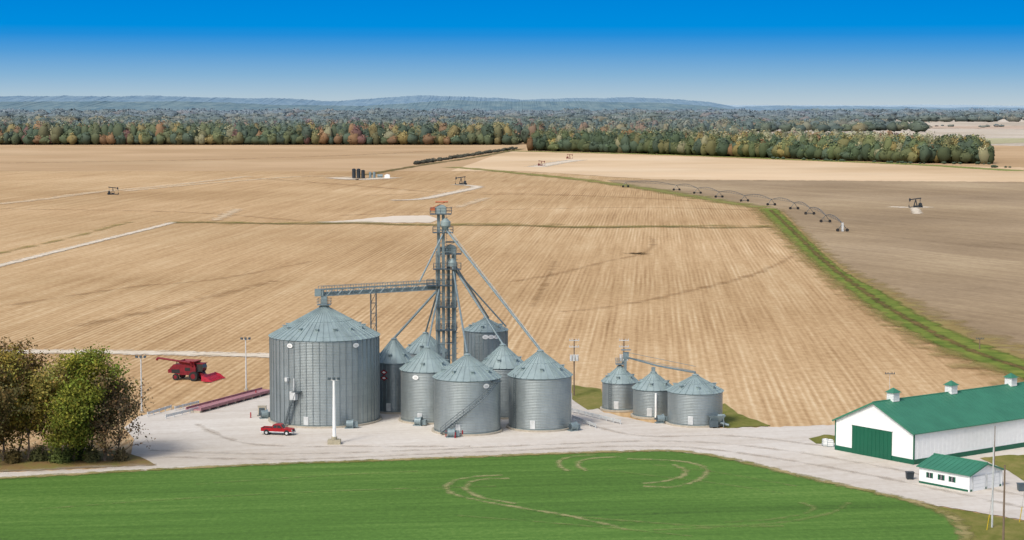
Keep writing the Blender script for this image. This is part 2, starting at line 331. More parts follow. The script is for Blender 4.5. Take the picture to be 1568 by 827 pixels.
tankd=simple('tank_dark',lin(44,52,58),0.5)

# ---------- grain bins ----------
bins={}
def grain_bin(key,cx,ybot,rpx,yeave,yapex,ribs=0,mat=galv,plates=(),stair=None,ladder=None):
    p=G(cx,ybot); c=p.copy()
    for _ in range(5):
        R=rpx*depth(c)/F; c=p+Vector((p.x,p.y,0)).normalized()*R
    h=Zat(c,yeave); top=Zat(c,yapex)
    e=empty('grain_bin',(c.x,c.y,0))
    w=B(); w.cyl((0,0),R,0.35,h,96,caps=False); w.obj('wall',mat,e,True)
    t=B()
    t.cyl((0,0),R+0.45,0.0,0.35,64); t.obj('foundation',conc,e)
    t=B(); t.cyl((0,0),R+0.07,h-0.16,h+0.03,96); 
    for zz in (0.36,): t.cyl((0,0),R+0.05,zz,zz+0.15,64,caps=False)
    t.obj('eave_ring',steel,e,True)
    rr=max(0.55,R*0.09); r=B(); r.cyl((0,0),R+0.22,h,top-0.35,72,r2=rr,caps=False)
    k=int(2*math.pi*R/1.25)
    for i in range(k):
        a=2*math.pi*i/k; d=Vector((math.cos(a),math.sin(a),0))
        r.beam(d*(R+0.24)+Vector((0,0,h+0.04)),d*rr+Vector((0,0,top-0.32)),0.1,0.13)
    r.obj('roof',roofm,e)
    r=B(); r.cyl((0,0),rr,top-0.45,top-0.1,20); r.cyl((0,0),rr+0.12,top-0.1,top+0.12,20,r2=rr*0.4)
    nv=max(6,int(R*1.4))
    for i in range(nv):
        a=2*math.pi*(i+0.3)/nv; q=0.72; rad=R*q+0*rr; z=h+(top-0.35-h)*(1-q)+0.0
        r.box((math.cos(a)*rad,math.sin(a)*rad,z+0.22),(0.7,0.5,0.5),0,rz=a)
        r.box((math.cos(a)*(rad+0.1),math.sin(a)*(rad+0.1),z+0.5),(0.85,0.65,0.08),0,rz=a)
    for rq in (0.45,0.9):
        n2=40
        for i in range(n2):
            a0=2*math.pi*i/n2; a1=2*math.pi*(i+1)/n2; rad=rr+(R-rr)*rq; z=h+(top-0.35-h)*(1-rq)+0.14
            r.tube((math.cos(a0)*rad,math.sin(a0)*rad,z),(math.cos(a1)*rad,math.sin(a1)*rad,z),0.035,4)
    a=-1.0; d=Vector((math.cos(a),math.sin(a),0)); s=Vector((-d.y,d.x,0))*0.25
    for sg in(-1,1):
        r.beam(d*R+s*sg+Vector((0,0,h+0.25)),d*rr+s*sg+Vector((0,0,top-0.05)),0.07,0.07)
    r.obj('roof_vents',roofm,e)
    if ribs:
        s_=B()
        for i in range(ribs):
            a=2*math.pi*i/ribs; s_.box((math.cos(a)*(R+0.05),math.sin(a)*(R+0.05),(h+0.4)/2),(0.1,0.13,h-0.55),0,rz=a)
        s_.obj('stiffeners',steel if mat is galvd else galvd,e)
    for j,th in enumerate(plates):
        a=-math.pi/2+th; s_=B(); c0=Vector((math.cos(a),math.sin(a),0)); tt=Vector((-c0.y,c0.x,0)); q=c0*(R+0.2)+Vector((0,0,h-0.95))
        n=16; vs=[q+tt*0.62*math.cos(2*math.pi*i/n)+Vector((0,0,0.42*math.sin(2*math.pi*i/n))) for i in range(n)]
        s_.add(vs,[tuple(range(n))],0)
        for dx in(-0.25,0.0,0.25): s_.beam(q+c0*0.02+tt*dx+Vector((0,0,-0.2)),q+c0*0.02+tt*dx+Vector((0,0,0.2)),0.1,0.02,1)
        s_.obj('number_plate',[white,black],e)
    if stair:
        a0,a1,z1=stair; s_=B(); n=int(abs(z1*h)/0.3); last=None
        for i in range(n+1):
            t=i/n; a=-math.pi/2+a0+(a1-a0)*t; z=0.3+(h*z1-0.3)*t; d=Vector((math.cos(a),math.sin(a),0))
            q0=d*(R+0.1)+Vector((0,0,z)); q1=d*(R+1.0)+Vector((0,0,z)); tt=Vector((-d.y,d.x,0))
            s_.beam(q0,q1,0.28,0.05)
            if i%3==0:
                s_.tube(q1,q1+Vector((0,0,1.05)),0.03,4)
                if last is not None:
                    for zz in(0,0.55,1.05): s_.tube(last+Vector((0,0,zz)),q1+Vector((0,0,zz)),0.035 if zz else 0.1,4)
                last=q1
        a=-math.pi/2+a1; d=Vector((math.cos(a),math.sin(a),0))
        s_.box(d*(R+0.6)+Vector((0,0,h*z1)),(1.1,1.6,0.08),0,rz=a)
        s_.obj('stairs',dsteel,e)
    if ladder is not None:
        a=-math.pi/2+ladder; d=Vector((math.cos(a),math.sin(a),0)); s=Vector((-d.y,d.x,0))*0.25; s_=B()
        for sg in(-1,1): s_.tube(d*(R+0.25)+s*sg+Vector((0,0,0.3)),d*(R+0.25)+s*sg+Vector((0,0,h+0.6)),0.04,4)
        for i in range(int(h/0.4)): s_.tube(d*(R+0.25)-s+Vector((0,0,0.5+i*0.4)),d*(R+0.25)+s+Vector((0,0,0.5+i*0.4)),0.025,4)
        s_.obj('ladder',dsteel,e)
    a=-math.pi/2-0.25; d=Vector((math.cos(a),math.sin(a),0)); s_=B(); s_.box(d*(R+0.05)+Vector((0,0,1.3)),(0.12,0.9,1.5),0,rz=a); s_.obj('door',lgrey,e)
    bins[key]=dict(c=c,R=R,h=h,top=top,e=e); return e
grain_bin('A',498,656,83,513,468,ribs=52,plates=(-0.56,0.68),stair=(-0.62,-0.40,0.42))
grain_bin('B',604,634,29,553,518,ribs=26,mat=galvd)
grain_bin('C',655,650,41,565,531,plates=(-0.4,))
grain_bin('H',652,622,33,538,509)
grain_bin('G',744,612,33,505,486,ribs=30,mat=galvd,plates=(-0.0,0.25,0.5))
grain_bin('E',770,642,36,560,527)
grain_bin('D',715.5,668,51,577,542,plates=(0.6,),stair=(-0.72,0.95,0.97))
grain_bin('F',827,662,48,574,536,ladder=-0.9)
grain_bin('I',949,631,27,584,560,ladder=-0.6)
grain_bin('J',1000,642,31,594,569)
grain_bin('K',1064,655,42,598,573)
b=bins['B']; s_=B()
for dz in(0,1.1):
    a=-math.pi/2-0.48; d=Vector((math.cos(a),math.sin(a),0)); t=Vector((-d.y,d.x,0)); q=d*(b['R']+0.15)+Vector((0,0,b['h']-1.7-dz))
    s_.add([q-t*0.8,q+Vector((0,0,-0.5)),q+t*0.8,q+Vector((0,0,0.5))],[(0,1,2,3)],0)
    q=q+d*0.02; s_.add([q-t*0.45,q+Vector((0,0,-0.24)),q+t*0.45,q+Vector((0,0,0.24))],[(0,1,2,3)],1)
s_.obj('logo',[red,white],b['e'])
q=bins['J']; s_=B(); s_.tube((0.2,-q['R']-0.35,0.3),(0.2,-q['R']-0.35,q['h']*0.92),0.22,10); s_.obj('downpipe',white,q['e'],True)
q=bins['A']; s_=B(); a=-math.pi/2-0.46; d=Vector((math.cos(a),math.sin(a),0)); s_.box(d*(q['R']+0.55)+Vector((0,0,5.9)),(1.0,1.2,1.5),0,rz=a); s_.tube(d*(q['R']+0.5)+Vector((0,0,6.6)),d*(q['R']+0.5)+Vector((0,0,9.0)),0.12,6)
a=-math.pi/2-0.62; d=Vector((math.cos(a),math.sin(a),0)); s_.box(d*(q['R']+0.4)+Vector((0,0,8.7)),(0.5,0.6,0.7),0,rz=a); s_.obj('catwalk_boxes',lgrey,q['e'])

# ---------- elevator tower ----------
T1=G(676,630); T2=G(691,628)
te=empty('elevator_tower',(T1.x,T1.y,0)); 
def rel(p): return Vector((p[0]-T1.x,p[1]-T1.y,p[2]))
def leg(o,top,name,motor):
    b=B(); 
    for dx in(-0.45,0.45): b.box((o.x+dx,o.y,top/2),(0.55,0.7,top))
    n=int(top/2.4)
    for i in range(n): b.box((o.x,o.y,1+i*2.4),(1.6,0.82,0.1))
    for sg in(-.25,.25): b.tube((o.x+1.0,o.y-0.5+sg,0),(o.x+1.0,o.y-0.5+sg,top),0.035,4)
    for i in range(int(top/1.0)): 
        z=1+i; b.tube((o.x+1.0,o.y-0.75,z),(o.x+1.35,o.y-0.7,z),0.03,4); b.tube((o.x+1.35,o.y-0.7,z),(o.x+1.35,o.y-0.3,z),0.03,4); b.tube((o.x+1.35,o.y-0.3,z),(o.x+1.0,o.y-0.25,z),0.03,4)
    b.obj(name+'_casing',steel,te)
    b=B(); prof=[(-1.05,0),(1.05,0),(1.05,0.9)]+[(1.05*math.cos(t),0.9+0.75*math.sin(t)) for t in [math.pi*i/8 for i in range(1,8)]]+[(-1.05,0.9)]
    b.prism([(x+o.x,z+top) for x,z in prof],o.y-0.5,o.y+0.5); b.obj(name+'_head',roofm,te)
    b=B()
    b.box((o.x,o.y,top-0.1),(4.0,3.0,0.12)); platrail(b,o.x,o.y,top,2.0,1.5)
    b.obj(name+'_platform',dsteel,te)
    b=B(); b.box((o.x-1.5,o.y-0.6,top+0.9),(0.9,0.6,0.6)); b.tube((o.x-1.5,o.y-0.6,top+1.2),(o.x+1,o.y-0.6,top+2.2),0.05,4); b.tube((o.x-1,o.y-0.6,top+2.2),(o.x+1.4,o.y-0.6,top+2.25),0.16,6); b.obj(name+'_motor',motor,te)
def platrail(b,x,y,z,hx,hy):
    for zz in(0.55,1.1):
        b.tube((x-hx,y-hy,z+zz),(x+hx,y-hy,z+zz),0.04,4); b.tube((x-hx,y+hy,z+zz),(x+hx,y+hy,z+zz),0.04,4)
        b.tube((x-hx,y-hy,z+zz),(x-hx,y+hy,z+zz),0.04,4); b.tube((x+hx,y-hy,z+zz),(x+hx,y+hy,z+zz),0.04,4)
    for i in range(5):
        for sy in(-1,1): b.tube((x-hx+i*hx/2,y+sy*hy,z),(x-hx+i*hx/2,y+sy*hy,z+1.1),0.035,4)
zt1=Zat(T1,327); zt2=Zat(T2,388)
leg(Vector((0,0,0)),zt1,'main_leg',orange); leg(rel(T2),zt2,'second_leg',steel)
b=B()
def zy(y): return Zat(T1,y)
b.cyl((0.9,-0.9),0.35,zy(352),zy(345),16,r2=0.95); b.cyl((0.9,-0.9),0.95,zy(345),zy(339),16); b.cyl((0.9,-0.9),0.95,zy(339),zy(334),16,r2=0.3)
r2=rel(T2); b.cyl((r2.x+0.3,r2.y-0.9),0.9,zy(408),zy(402),16); b.cyl((r2.x+0.3,r2.y-0.9),0.9,zy(402),zy(396),16,r2=0.3)
b.obj('distributors',roofm,te,True)
b=B()
for y,x,hx in((356,0.4,1.9),(412,1.2,2.6),(437,-0.2,2.5),(470,1.0,2.0),(505,1.0,2.0)):
    z=zy(y); b.box((x,-0.3,z),(hx*2,2.4,0.1)); platrail(b,x,-0.3,z,hx,1.2)
b.obj('platforms',dsteel,te)
b=B()
zz=zy(385); hx=1.45; cx=0.95
cor=[(cx-hx-0.4,-1.0),(cx+hx+0.3,-1.0),(cx+hx+0.3,1.3),(cx-hx-0.4,1.3)]
for c in cor: b.beam((c[0],c[1],0),(c[0],c[1],zz),0.16,0.16)
n=int(zz/4)
for i in range(n):
    z0=i*zz/n; z1=(i+1)*zz/n
    for j in range(4):
        a=cor[j]; c=cor[(j+1)%4]; b.tube((a[0],a[1],z0),(c[0],c[1],z1),0.04,4); b.tube((a[0],a[1],z1),(c[0],c[1],z1),0.05,4)
b.obj('lattice',steel,te)
sp=B()
def spout(p,q,r=0.2,truss=True):
    p=Vector(p);q=Vector(q); sp.tube(p,q,r,8)
    if truss:
        o=Vector((0,0,0.75)); sp.tube(p+o,q+o*0.6,0.05,4); n=int((q-p).length/1.8)
        for i in range(n):
            a=p.lerp(q,i/n); c=p.lerp(q,(i+1)/n)+o*0.8; sp.tube(a,c,0.03,4)
def apex(k): b=bins[k]; return rel((b['c'].x,b['c'].y,b['top']))
D1=Vector((0.9,-0.9,zy(350))); D2=Vector((r2.x+0.3,r2.y-0.9,zy(406)))
spout(D1,apex('F')); spout(D2,apex('E'),0.2,False); spout(D2+Vector((0.3,0,0.3)),apex('G')+Vector((0.5,0,0)),0.18,False)
spout(D2,apex('D')+Vector((0,0,0.2)),0.18,False); spout(Vector((-0.8,-0.6,zy(445))),apex('B'),0.22,False)
spout(Vector((-0.3,-0.6,zy(440))),apex('C'),0.18,False); spout(Vector((-0.8,0,zy(450))),apex('H'),0.18,False)
pL=G(643,636); spout(D1,rel((pL.x,pL.y,Zat(pL,432))),0.16,False)
pR=G(775,622); spout(D2+Vector((0,0.3,-.4)),rel((pR.x,pR.y,Zat(pR,500))),0.16,False)
sp.obj('spouts',steel,te)
b=B(); A=apex('A'); zb0=zy(443); p0=Vector((-1.0,0.2,zb0)); pA=bins['A']; za=Zat(pA['c'],453); p1=Vector((A.x-0.8,A.y,za))
d=(p1-p0).normalized(); s=Vector((-d.y,d.x,0)).normalized()*0.75; n=22
b.beam(p0+Vector((0,0,0.35)),p1+Vector((0,0,0.35)),0.7,0.6)
for sg in(-1,1):
    for zz_ in(0,1.15,): b.beam(p0+s*sg+Vector((0,0,zz_)),p1+s*sg+Vector((0,0,zz_)),0.12,0.14)
    b.tube(p0+s*sg+Vector((0,0,1.75)),p1+s*sg+Vector((0,0,1.75)),0.04,4)
    for i in range(n+1):
        a=p0.lerp(p1,i/n)+s*sg; b.tube(a,a+Vector((0,0,1.75)),0.05,4)
        if i<n:
            c=p0.lerp(p1,(i+1)/n)+s*sg; b.tube(a if i%2 else a+Vector((0,0,1.15)),c+Vector((0,0,1.15)) if i%2 else c,0.05,4)
b.obj('conveyor_bridge',steel,te)
b=B(); q=p0.lerp(p1,0.545)
for sx in(-0.5,0.5):
    for sy in(-0.7,0.7): b.beam((q.x+sx,q.y+sy,0),(q.x+sx,q.y+sy,q.z),0.14,0.14)
for i in range(12):
    z0=q.z*i/12; z1=q.z*(i+1)/12
    for sy in(-0.7,0.7): b.tube((q.x-0.5,q.y+sy,z0),(q.x+0.5,q.y+sy,z1),0.04,4); b.tube((q.x-0.5,q.y+sy,z1),(q.x+0.5,q.y+sy,z1),0.04,4)
b.obj('bridge_support',dsteel,te)
b=B(); b.box((A.x,A.y,A.z+0.9),(1.1,1.1,1.7)); b.box((A.x,A.y,A.z+0.2),(2.4,2.4,0.1)); platrail(b,A.x,A.y,A.z+0.2,1.2,1.2)
b.box((A.x-0.9,A.y,za+0.6),(1.6,1.2,1.3)); b.obj('bridge_discharge',steel,te)

q=bins['I']; e=empty('grain_auger',(q['c'].x,q['c'].y,0)); b=B(); C=q['c']
def rc(k): bb=bins[k]; return Vector((bb['c'].x-C.x,bb['c'].y-C.y,bb['top']))
h0=Vector((1.2,-0.5,Zat(C,548)))
b.beam((1.0,-0.6,0),(1.0,-0.6,h0.z),0.5,0.5); b.box(h0+Vector((-.1,0,.5)),(1.1,0.9,1.3))
jj=rc('J'); kk=rc('K'); b.tube(h0+Vector((0,0,0.2)),jj+Vector((0.8,0,1.1)),0.18,8); b.tube(jj+Vector((0.8,0,1.1)),kk+Vector((0,0,0.3)),0.18,8)
for z in(0,0.9): b.tube(h0+Vector((0,-.5,z+.3)),kk+Vector((0,-.5,z+0.6)),0.04,4)
b.box(jj+Vector((0,0,0.4)),(0.7,0.7,0.8)); b.box(rc('I')+Vector((0,0,0.3)),(1.6,1.6,0.1)); platrail(b,0,0,rc('I').z+0.3,0.8,0.8)
b.box(h0+Vector((-.1,0,1.6)),(1.8,1.4,0.08)); b.tube(h0,rc('I'),0.15,6); b.obj('auger_parts',steel,e)
p=G(1097,654); e=empty('loading_hopper',(p.x,p.y,0)); b=B()
b.add([(-1.6,-1.1,2.2),(1.6,-1.1,2.2),(1.6,1.1,2.2),(-1.6,1.1,2.2),(-.5,-.4,0.9),(.5,-.4,0.9),(.5,.4,0.9),(-.5,.4,0.9)],[(0,1,5,4),(1,2,6,5),(2,3,7,6),(3,0,4,7),(4,5,6,7)])
for x in(-1.2,1.2):
    for y in(-.8,.8): b.beam((x,y,0),(x,y,2.1),0.12,0.12)
b.tube((0.4,0,0.9),(2.2,-0.4,0.4),0.25,8); b.obj('hopper',steel,e)
b=B(); b.box((-0.6,-0.9,0.8),(1.6,0.8,1.2)); b.obj('motor_box',dsteel,e)

for (x,y,a) in((535,656,0),(404,641,0.3),(640,652,-0.3),(877,660,0.5),(690,670,0.0),(1010,648,0.2)):
    p=G(x,y); e=empty('aeration_fan',(p.x,p.y,0),a); b=B()
    b.tube((-0.5,0,0.85),(0.5,0,0.85),0.7,16); b.tube((0.5,0,0.85),(0.75,0,0.85),0.85,16); b.box((1.0,0.3,0.7),(1.1,0.9,0.9)); b.box((0,0,0.1),(1.6,1.2,0.2)); b.obj('fan_housing',steel,e)
    b=B(); b.box((-0.75,0,0.85),(0.4,0.35,0.35)); b.tube((-0.51,0,0.85),(-0.54,0,0.85),0.55,12); b.obj('fan_motor',dsteel,e)
p=G(404,640); e=empty('electrical_cabinet',(p.x-0.6,p.y+2.5,0)); b=B(); b.box((0,0,1.0),(1.5,1.1,1.7)); b.box((0,0,1.9),(1.7,1.3,0.1)); b.obj('case',simple('cabinet_beige',lin(186,178,160),0.6),e); b=B(); b.box((0,-.57,1.0),(1.1,0.03,1.2)); b.box((0,0,0.08),(1.8,1.4,0.16)); b.obj('louvre',dsteel,e)
for (x,y) in((683,669),(697,671),(708,668),(392,606),(384,640)):
    p=G(x,y); e=empty('bollard',(p.x,p.y,0)); b=B(); b.cyl((0,0),0.11,0,1.0,10); b.cyl((0,0),0.11,1.0,1.08,10,r2=0.05); b.cyl((0,0),0.22,0,0.06,10); b.obj('post',red,e)

# ---------- light poles ----------
def light_pole(x,yb,yt,r=0.13,mat=lgrey,base=False):
    p=G(x,yb); h=Zat(p,yt); e=empty('light_pole',(p.x,p.y,0)); b=B(); b.cyl((0,0),r*1.3,0,h,10,r2=r*0.8)
    b.beam((-0.9,0,h),(0.9,0,h),0.1,0.1); b.obj('pole',mat,e,False); b=B()
    for dx in(-0.8,0,0.8): b.box((dx,-0.15,h+0.25),(0.45,0.3,0.4),0,rz=dx*0.5)
    b.obj('floodlights',dsteel,e)
    b=B(); 
    if base: b.box((0,0,0.4),(2.2,1.8,0.8)); b.cyl((0,0),0.5,0.8,1.3,12)
    else: b.cyl((0,0),0.4,0,0.4,12)
    b.obj('base',conc if not base else simple('base_concrete',lin(165,158,135),0.9),e)
light_pole(217,632,548); light_pole(377,598,520); light_pole(512,680,582,0.27,white,True)
def util_pole(x,yb,yt,arms=1,cans=0,mat=wood,r=0.16):
    p=G(x,yb); h=Zat(p,yt); e=empty('utility_pole',(p.x,p.y,0)); b=B(); b.cyl((0,0),r,0,h,8,r2=r*0.65); b.obj('pole',mat,e); b=B()
    for i in range(arms):
        z=h-0.3-i*1.3; b.beam((-1.0,-0.2,z),(1.0,-0.2,z),0.12,0.14)
        for dx in(-0.9,-0.4,0.4,0.9): b.cyl((dx,-0.2),0.07,z+0.06,z+0.35,6)
    for i in range(cans):
        a=-0.6+i*0.6; b.cyl((a,-0.45),0.28,h-4.4,h-3.3,12)
    if cans: b.beam((-0.9,-0.2,h-3.2),(0.9,-0.2,h-3.2),0.1,0.1)
    if arms or cans: b.obj('crossarms',dsteel if not cans else lgrey,e)
util_pole(879,606,519,2,3); util_pole(955,600,519,2,3)
util_pole(1519,808,676,0,0,lgrey,0.14); util_pole(1536,840,712,0,0,wood,0.16); util_pole(1522,735,652,0,0,wood,0.09)
util_pole(1362,606,570,1,0,lgrey,0.06); util_pole(1500,536,517,1,0)
for x,y in((1511,812),(1561,800)):
    p=G(x,y); e=empty('guy_wire',(p.x,p.y,0)); b=B(); b.tube((0,0,0),(0.35,0.1,2.2),0.06,6); b.obj('guard',yellow,e); b=B(); b.tube((0.35,0.1,2.2),(1.2,0.3,9),0.015,4); b.obj('wire',dsteel,e)

# ---------- guardrails & scale ----------
def guardrail(a,c,h=0.9):
    p=G(*a);q=G(*c); e=empty('guardrail',(p.x,p.y,0)); b=B(); q=q-p; q.z=0; n=max(2,int(q.length/2.2))
    for i in range(n+1): w=q*(i/n); b.box(w+Vector((0,0,h/2)),(0.18,0.18,h))
    for z in(0.5,0.75): b.beam(Vector((0,-0.12,z)),q+Vector((0,-0.12,z)),0.09,0.2)
    b.obj('rail',lgrey,e)
guardrail((226,638),(262,627)); guardrail((254,642),(303,630)); guardrail((876,632),(950,650)); guardrail((877,643),(912,656)); guardrail((268,629),(304,620))
p=G(296,632); q=G(412,601); e=empty('truck_scale',(p.x,p.y,0)); d=(q-p); L=d.length; d.normalize(); n=Vector((-d.y,d.x,0)); b=B(); O=Vector((0,0,0))
b.fbox(O,d,n,(0,L),(-1.7,1.7),(0.45,0.62)); b.obj('deck',rust,e); b=B()
for sg in(-1.7,1.55): b.fbox(O,d,n,(0,L),(sg,sg+0.15),(0.63,0.98))
b.obj('side_curbs',rust,e); b=B()
for i in range(9): b.fbox(O,d,n,(L*i/9,L*i/9+0.6),(-1.5,1.5),(0,0.44))
b.obj('footings',conc,e)

# ---------- buildings ----------
def building(name,o,u,w,Wd,L,eave,rise,doors,wains,seam=0.95,cup=(),wins=(),doorcol=dgreen,oh=0.4,garage=False):
    e=empty(name,(o.x,o.y,0)); O=Vector((0,0,0)); Z=Vector((0,0,1))
    b=B(); t=0.15
    for (aa,bb) in(((0,Wd),(0,t)),((0,Wd),(L-t,L)),((0,t),(t,L-t)),((Wd-t,Wd),(t,L-t))):
        b.fbox(O,u,w,aa,bb,(0,eave))
    for y0 in(0,L-t):
        vs=[u*0+w*y0+Z*eave,u*Wd+w*y0+Z*eave,u*Wd/2+w*y0+Z*(eave+rise)]; vs+=[v+w*t for v in vs]
        b.add(vs,[(0,1,2),(5,4,3),(0,3,4,1),(1,4,5,2),(2,5,3,0)])
    k=int(L/1.0)
    for i in range(1,k): b.fbox(O,u,w,(-0.02,0),(L*i/k,L*i/k+0.04),(wains+0.05,eave)); 
    k=int(Wd/1.0)
    for i in range(1,k):
        x=Wd*i/k; zt=eave+rise*(1-abs(x-Wd/2)/(Wd/2))-0.1
        if not any(d0-0.1<x<d1+0.1 for d0,d1,_ in doors): b.fbox(O,u,w,(x,x+0.04),(-0.02,0),(wains+0.05,zt))
    b.obj('walls',white,e)
    b=B()
    segs=[]; x0=0
    for d0,d1,_ in sorted(doors): segs.append((x0,d0)); x0=d1
    segs.append((x0,Wd))
    for a0,a1 in segs: b.fbox(O,u,w,(a0-(0.05 if a0==0 else 0),a1),(-0.06,-0.002),(0.02,wains))
    b.fbox(O,u,w,(-0.06,-0.002),(0,L),(0.02,wains)); b.obj('wainscot',dgreen,e)
    b=B(); sl=rise/(Wd/2)
    for sd in(0,1):
        def pt(x,y,z):
            xx=x if sd==0 else Wd-x
            return u*xx+w*y+Z*z
        e0=-oh; ze=eave-oh*sl+0.05; zr=eave+rise+0.05
        vs=[pt(e0,-oh,ze),pt(Wd/2,-oh,zr),pt(Wd/2,L+oh,zr),pt(e0,L+oh,ze)]; vs+=[v+Z*0.12 for v in vs]
        b.add(vs,[(0,1,2,3),(7,6,5,4),(0,4,5,1),(2,6,7,3),(0,3,7,4)])
        k=int(L/seam)
        for i in range(k+1):
            y=L*i/k; b.beam(pt(e0,y,ze+0.14),pt(Wd/2,y,zr+0.14),0.04,0.05)
        b.beam(pt(e0,-oh-0.02,ze+0.0),pt(Wd/2,-oh-0.02,zr+0.0),0.06,0.28)
    b.tube(u*Wd/2-w*oh+Z*(eave+rise+0.16),u*Wd/2+w*(L+oh)+Z*(eave+rise+0.16),0.14,8); b.obj('roof',green,e)
    b=B(); b.fbox(O,u,w,(-0.08,0.12),(-0.08,0.12),(0.01,eave)) ; b.fbox(O,u,w,(Wd-0.12,Wd+0.08),(-0.08,0.12),(0.01,eave)); b.obj('corner_trim',dgreen if not garage else white,e)
    b=B()
    for d0,d1,h in doors:
        b.fbox(O,u,w,(d0,d1),(-0.12,-0.04),(0.05,h))
        if garage:
            for i in range(1,4): b.fbox(O,u,w,(d0+0.03,d1-0.03),(-0.14,-0.12),(h*i/4,h*i/4+0.03),1)
            b.fbox(O,u,w,(d0-0.1,d0),(-0.15,-0.04),(0.05,h+0.1),1); b.fbox(O,u,w,(d1,d1+0.1),(-0.15,-0.04),(0.05,h+0.1),1); b.fbox(O,u,w,(d0,d1),(-0.15,-0.04),(h,h+0.1),1)
        else:
            n=int((d1-d0)/0.8)
            for i in range(n+1): b.fbox(O,u,w,(d0+(d1-d0-0.06)*i/n,d0+(d1-d0-0.06)*i/n+0.06),(-0.15,-0.12),(0.05,h))
            b.fbox(O,u,w,(d0-0.2,d1+0.2),(-0.2,-0.04),(h+0.01,h+0.22),1)
    b.obj('doors',[doorcol,lgrey if garage else white],e)
    b=B()
    for y0,z0,ww,hh in wins:
        b.fbox(O,u,w,(-0.05,-0.004),(y0,y0+ww),(z0,z0+hh),0); b.fbox(O,u,w,(-0.075,-0.052),(y0+ww*0.47,y0+ww*0.53),(z0,z0+hh),1)
        for sh in(-0.28,ww+0.03): b.fbox(O,u,w,(-0.06,-0.004),(y0+sh,y0+sh+0.25),(z0,z0+hh),2)
    if wins: b.obj('windows',[glass,white,dgreen],e)
    for i,y in enumerate(cup):
        b=B(); c=u*Wd/2+w*y+Z*(eave+rise-0.1)
        b.fbox(c,u,w,(-0.75,0.75),(-0.75,0.75),(0,1.5),0); 
        for k in range(4): b.fbox(c,u,w,(-0.77,0.77),(-0.77,0.77),(0.45+k*0.24,0.5+k*0.24),2)
        vs=[c+u*sx*1.0+w*sy*1.0+Z*1.5 for sx,sy in((-1,-1),(1,-1),(1,1),(-1,1))]+[c+Z*2.3]
        b.add(vs,[(0,1,4),(1,2,4),(2,3,4),(3,0,4),(0,3,2,1)],1); b.obj('cupola',[white,green,lgrey],e)
    return e
P1=G(1399,712); P0=G(1279,689); u=(P0-P1); Wd=u.length; u.normalize(); w=Vector((-u.y,u.x,0)); w=w if w.x>0 else -w
ev=Zat(P1,664); mid=(P0+P1)/2; rise=Zat(mid,617)-ev
def ridge_s(px):
    best=min(((abs(((mid+w*s).x)/depth(Vector(((mid+w*s).x,(mid+w*s).y,ev+rise)))*F+CX-px)),s) for s in np.arange(0,80,0.25)); return best[1]
building('machine_shed',P1,u,w,Wd,62,ev,rise,[(Wd*0.27,Wd*0.775,ev*0.94)],0.85,cup=(ridge_s(1367),ridge_s(1457),ridge_s(1548)))
S1=G(1484,754); S0=G(1542,746); SL=G(1399,741)
u2m=((S0-S1).normalized()+ (Vector((-(SL-S1).y,(SL-S1).x,0)).normalized()*(1 if (Vector((-(SL-S1).y,(SL-S1).x,0))).dot(S0-S1)>0 else -1))).normalized()
w2m=Vector((-u2m.y,u2m.x,0)); w2m=w2m if w2m.dot(SL-S1)>0 else -w2m
Wd2=(S0-S1).dot(u2m); L2=(SL-S1).dot(w2m); ev2=Zat(S1,728); m2=(S0+S1)/2; rise2=Zat(m2,711)-ev2
building('garage',S1,u2m,w2m,Wd2,L2,ev2,rise2,[(Wd2*0.1,Wd2*0.46,ev2*0.86),(Wd2*0.54,Wd2*0.9,ev2*0.86)],0.35,wins=((L2*0.3,1.1,0.7,0.8),(L2*0.36+1.5,1.1,0.7,0.8),(L2*0.75,1.1,0.7,0.8)),doorcol=white,garage=True,oh=0.35)
for nm,x,y,m_ in(('trash_bin',1393,734,tankd),('utility_box',1564,752,dsteel)):
    p=G(x,y); e=empty(nm,(p.x,p.y,0)); b=B(); b.prism([(-0.5,0.1),(0.5,0.1),(0.6,1.1),(-0.6,1.1)],-0.5,0.5); b.box((0,0,1.15),(1.3,1.1,0.1)); 
    for s in(-.4,.4): b.tube((s,-.55,0.12),(s,-.4,0.12),0.12,8)
    b.obj('bin_body',m_,e)
for x,y in((1264,683),(1271,684)):
    p=G(x,y); e=empty('liquid_tote',(p.x,p.y,0)); b=B(); b.box((0,0,0.65),(1.0,1.0,0.95)); b.box((0,0,1.17),(0.9,0.9,0.08)); b.cyl((0,0),0.2,1.2,1.3,10); b.obj('tank',white,e); b=B(); b.box((0,0,0.08),(1.1,1.1,0.14))
    for sx in(-.53,.53):
        for sy in(-.53,.53): b.beam((sx,sy,0.1),(sx,sy,1.2),0.04,0.04)
    for z in(0.4,0.8,1.15): b.tube((-.53,-.53,z),(.53,-.53,z),0.02,4); b.tube((-.53,-.53,z),(-.53,.53,z),0.02,4)
    b.obj('cage',steel,e)

# ---------- vehicles ----------
def wheel(b,x,y,r,w,mi=0,hub=1):
    n=20
    b.tube((x,y-w/2,r),(x,y+w/2,r),r,n,mi=mi); 
    for s in(-1,1): b.tube((x,y+s*w/2,r),(x,y+s*(w/2+0.02),r),r*0.55,12,mi=hub)
p=G(425,667); e=empty('pickup_truck',(p.x,p.y+0.9,0.05),-0.22)
b=B()
b.prism([(-2.9,0.5),(-2.9,1.12),(2.55,1.12),(2.8,1.02),(2.88,0.5)],-0.95,0.95)
b.prism([(1.0,1.12),(1.15,1.24),(2.55,1.14),(2.7,1.08)],-0.9,0.9)
b.prism([(-0.9,1.12),(-0.72,1.82),(-0.5,1.9),(0.55,1.9),(0.75,1.84),(1.25,1.14)],-0.8,0.8)
for s in(-0.93,0.85): b.prism([(-2.9,1.12),(-2.9,1.28),(-0.9,1.28),(-0.9,1.12)],s,s+0.08)
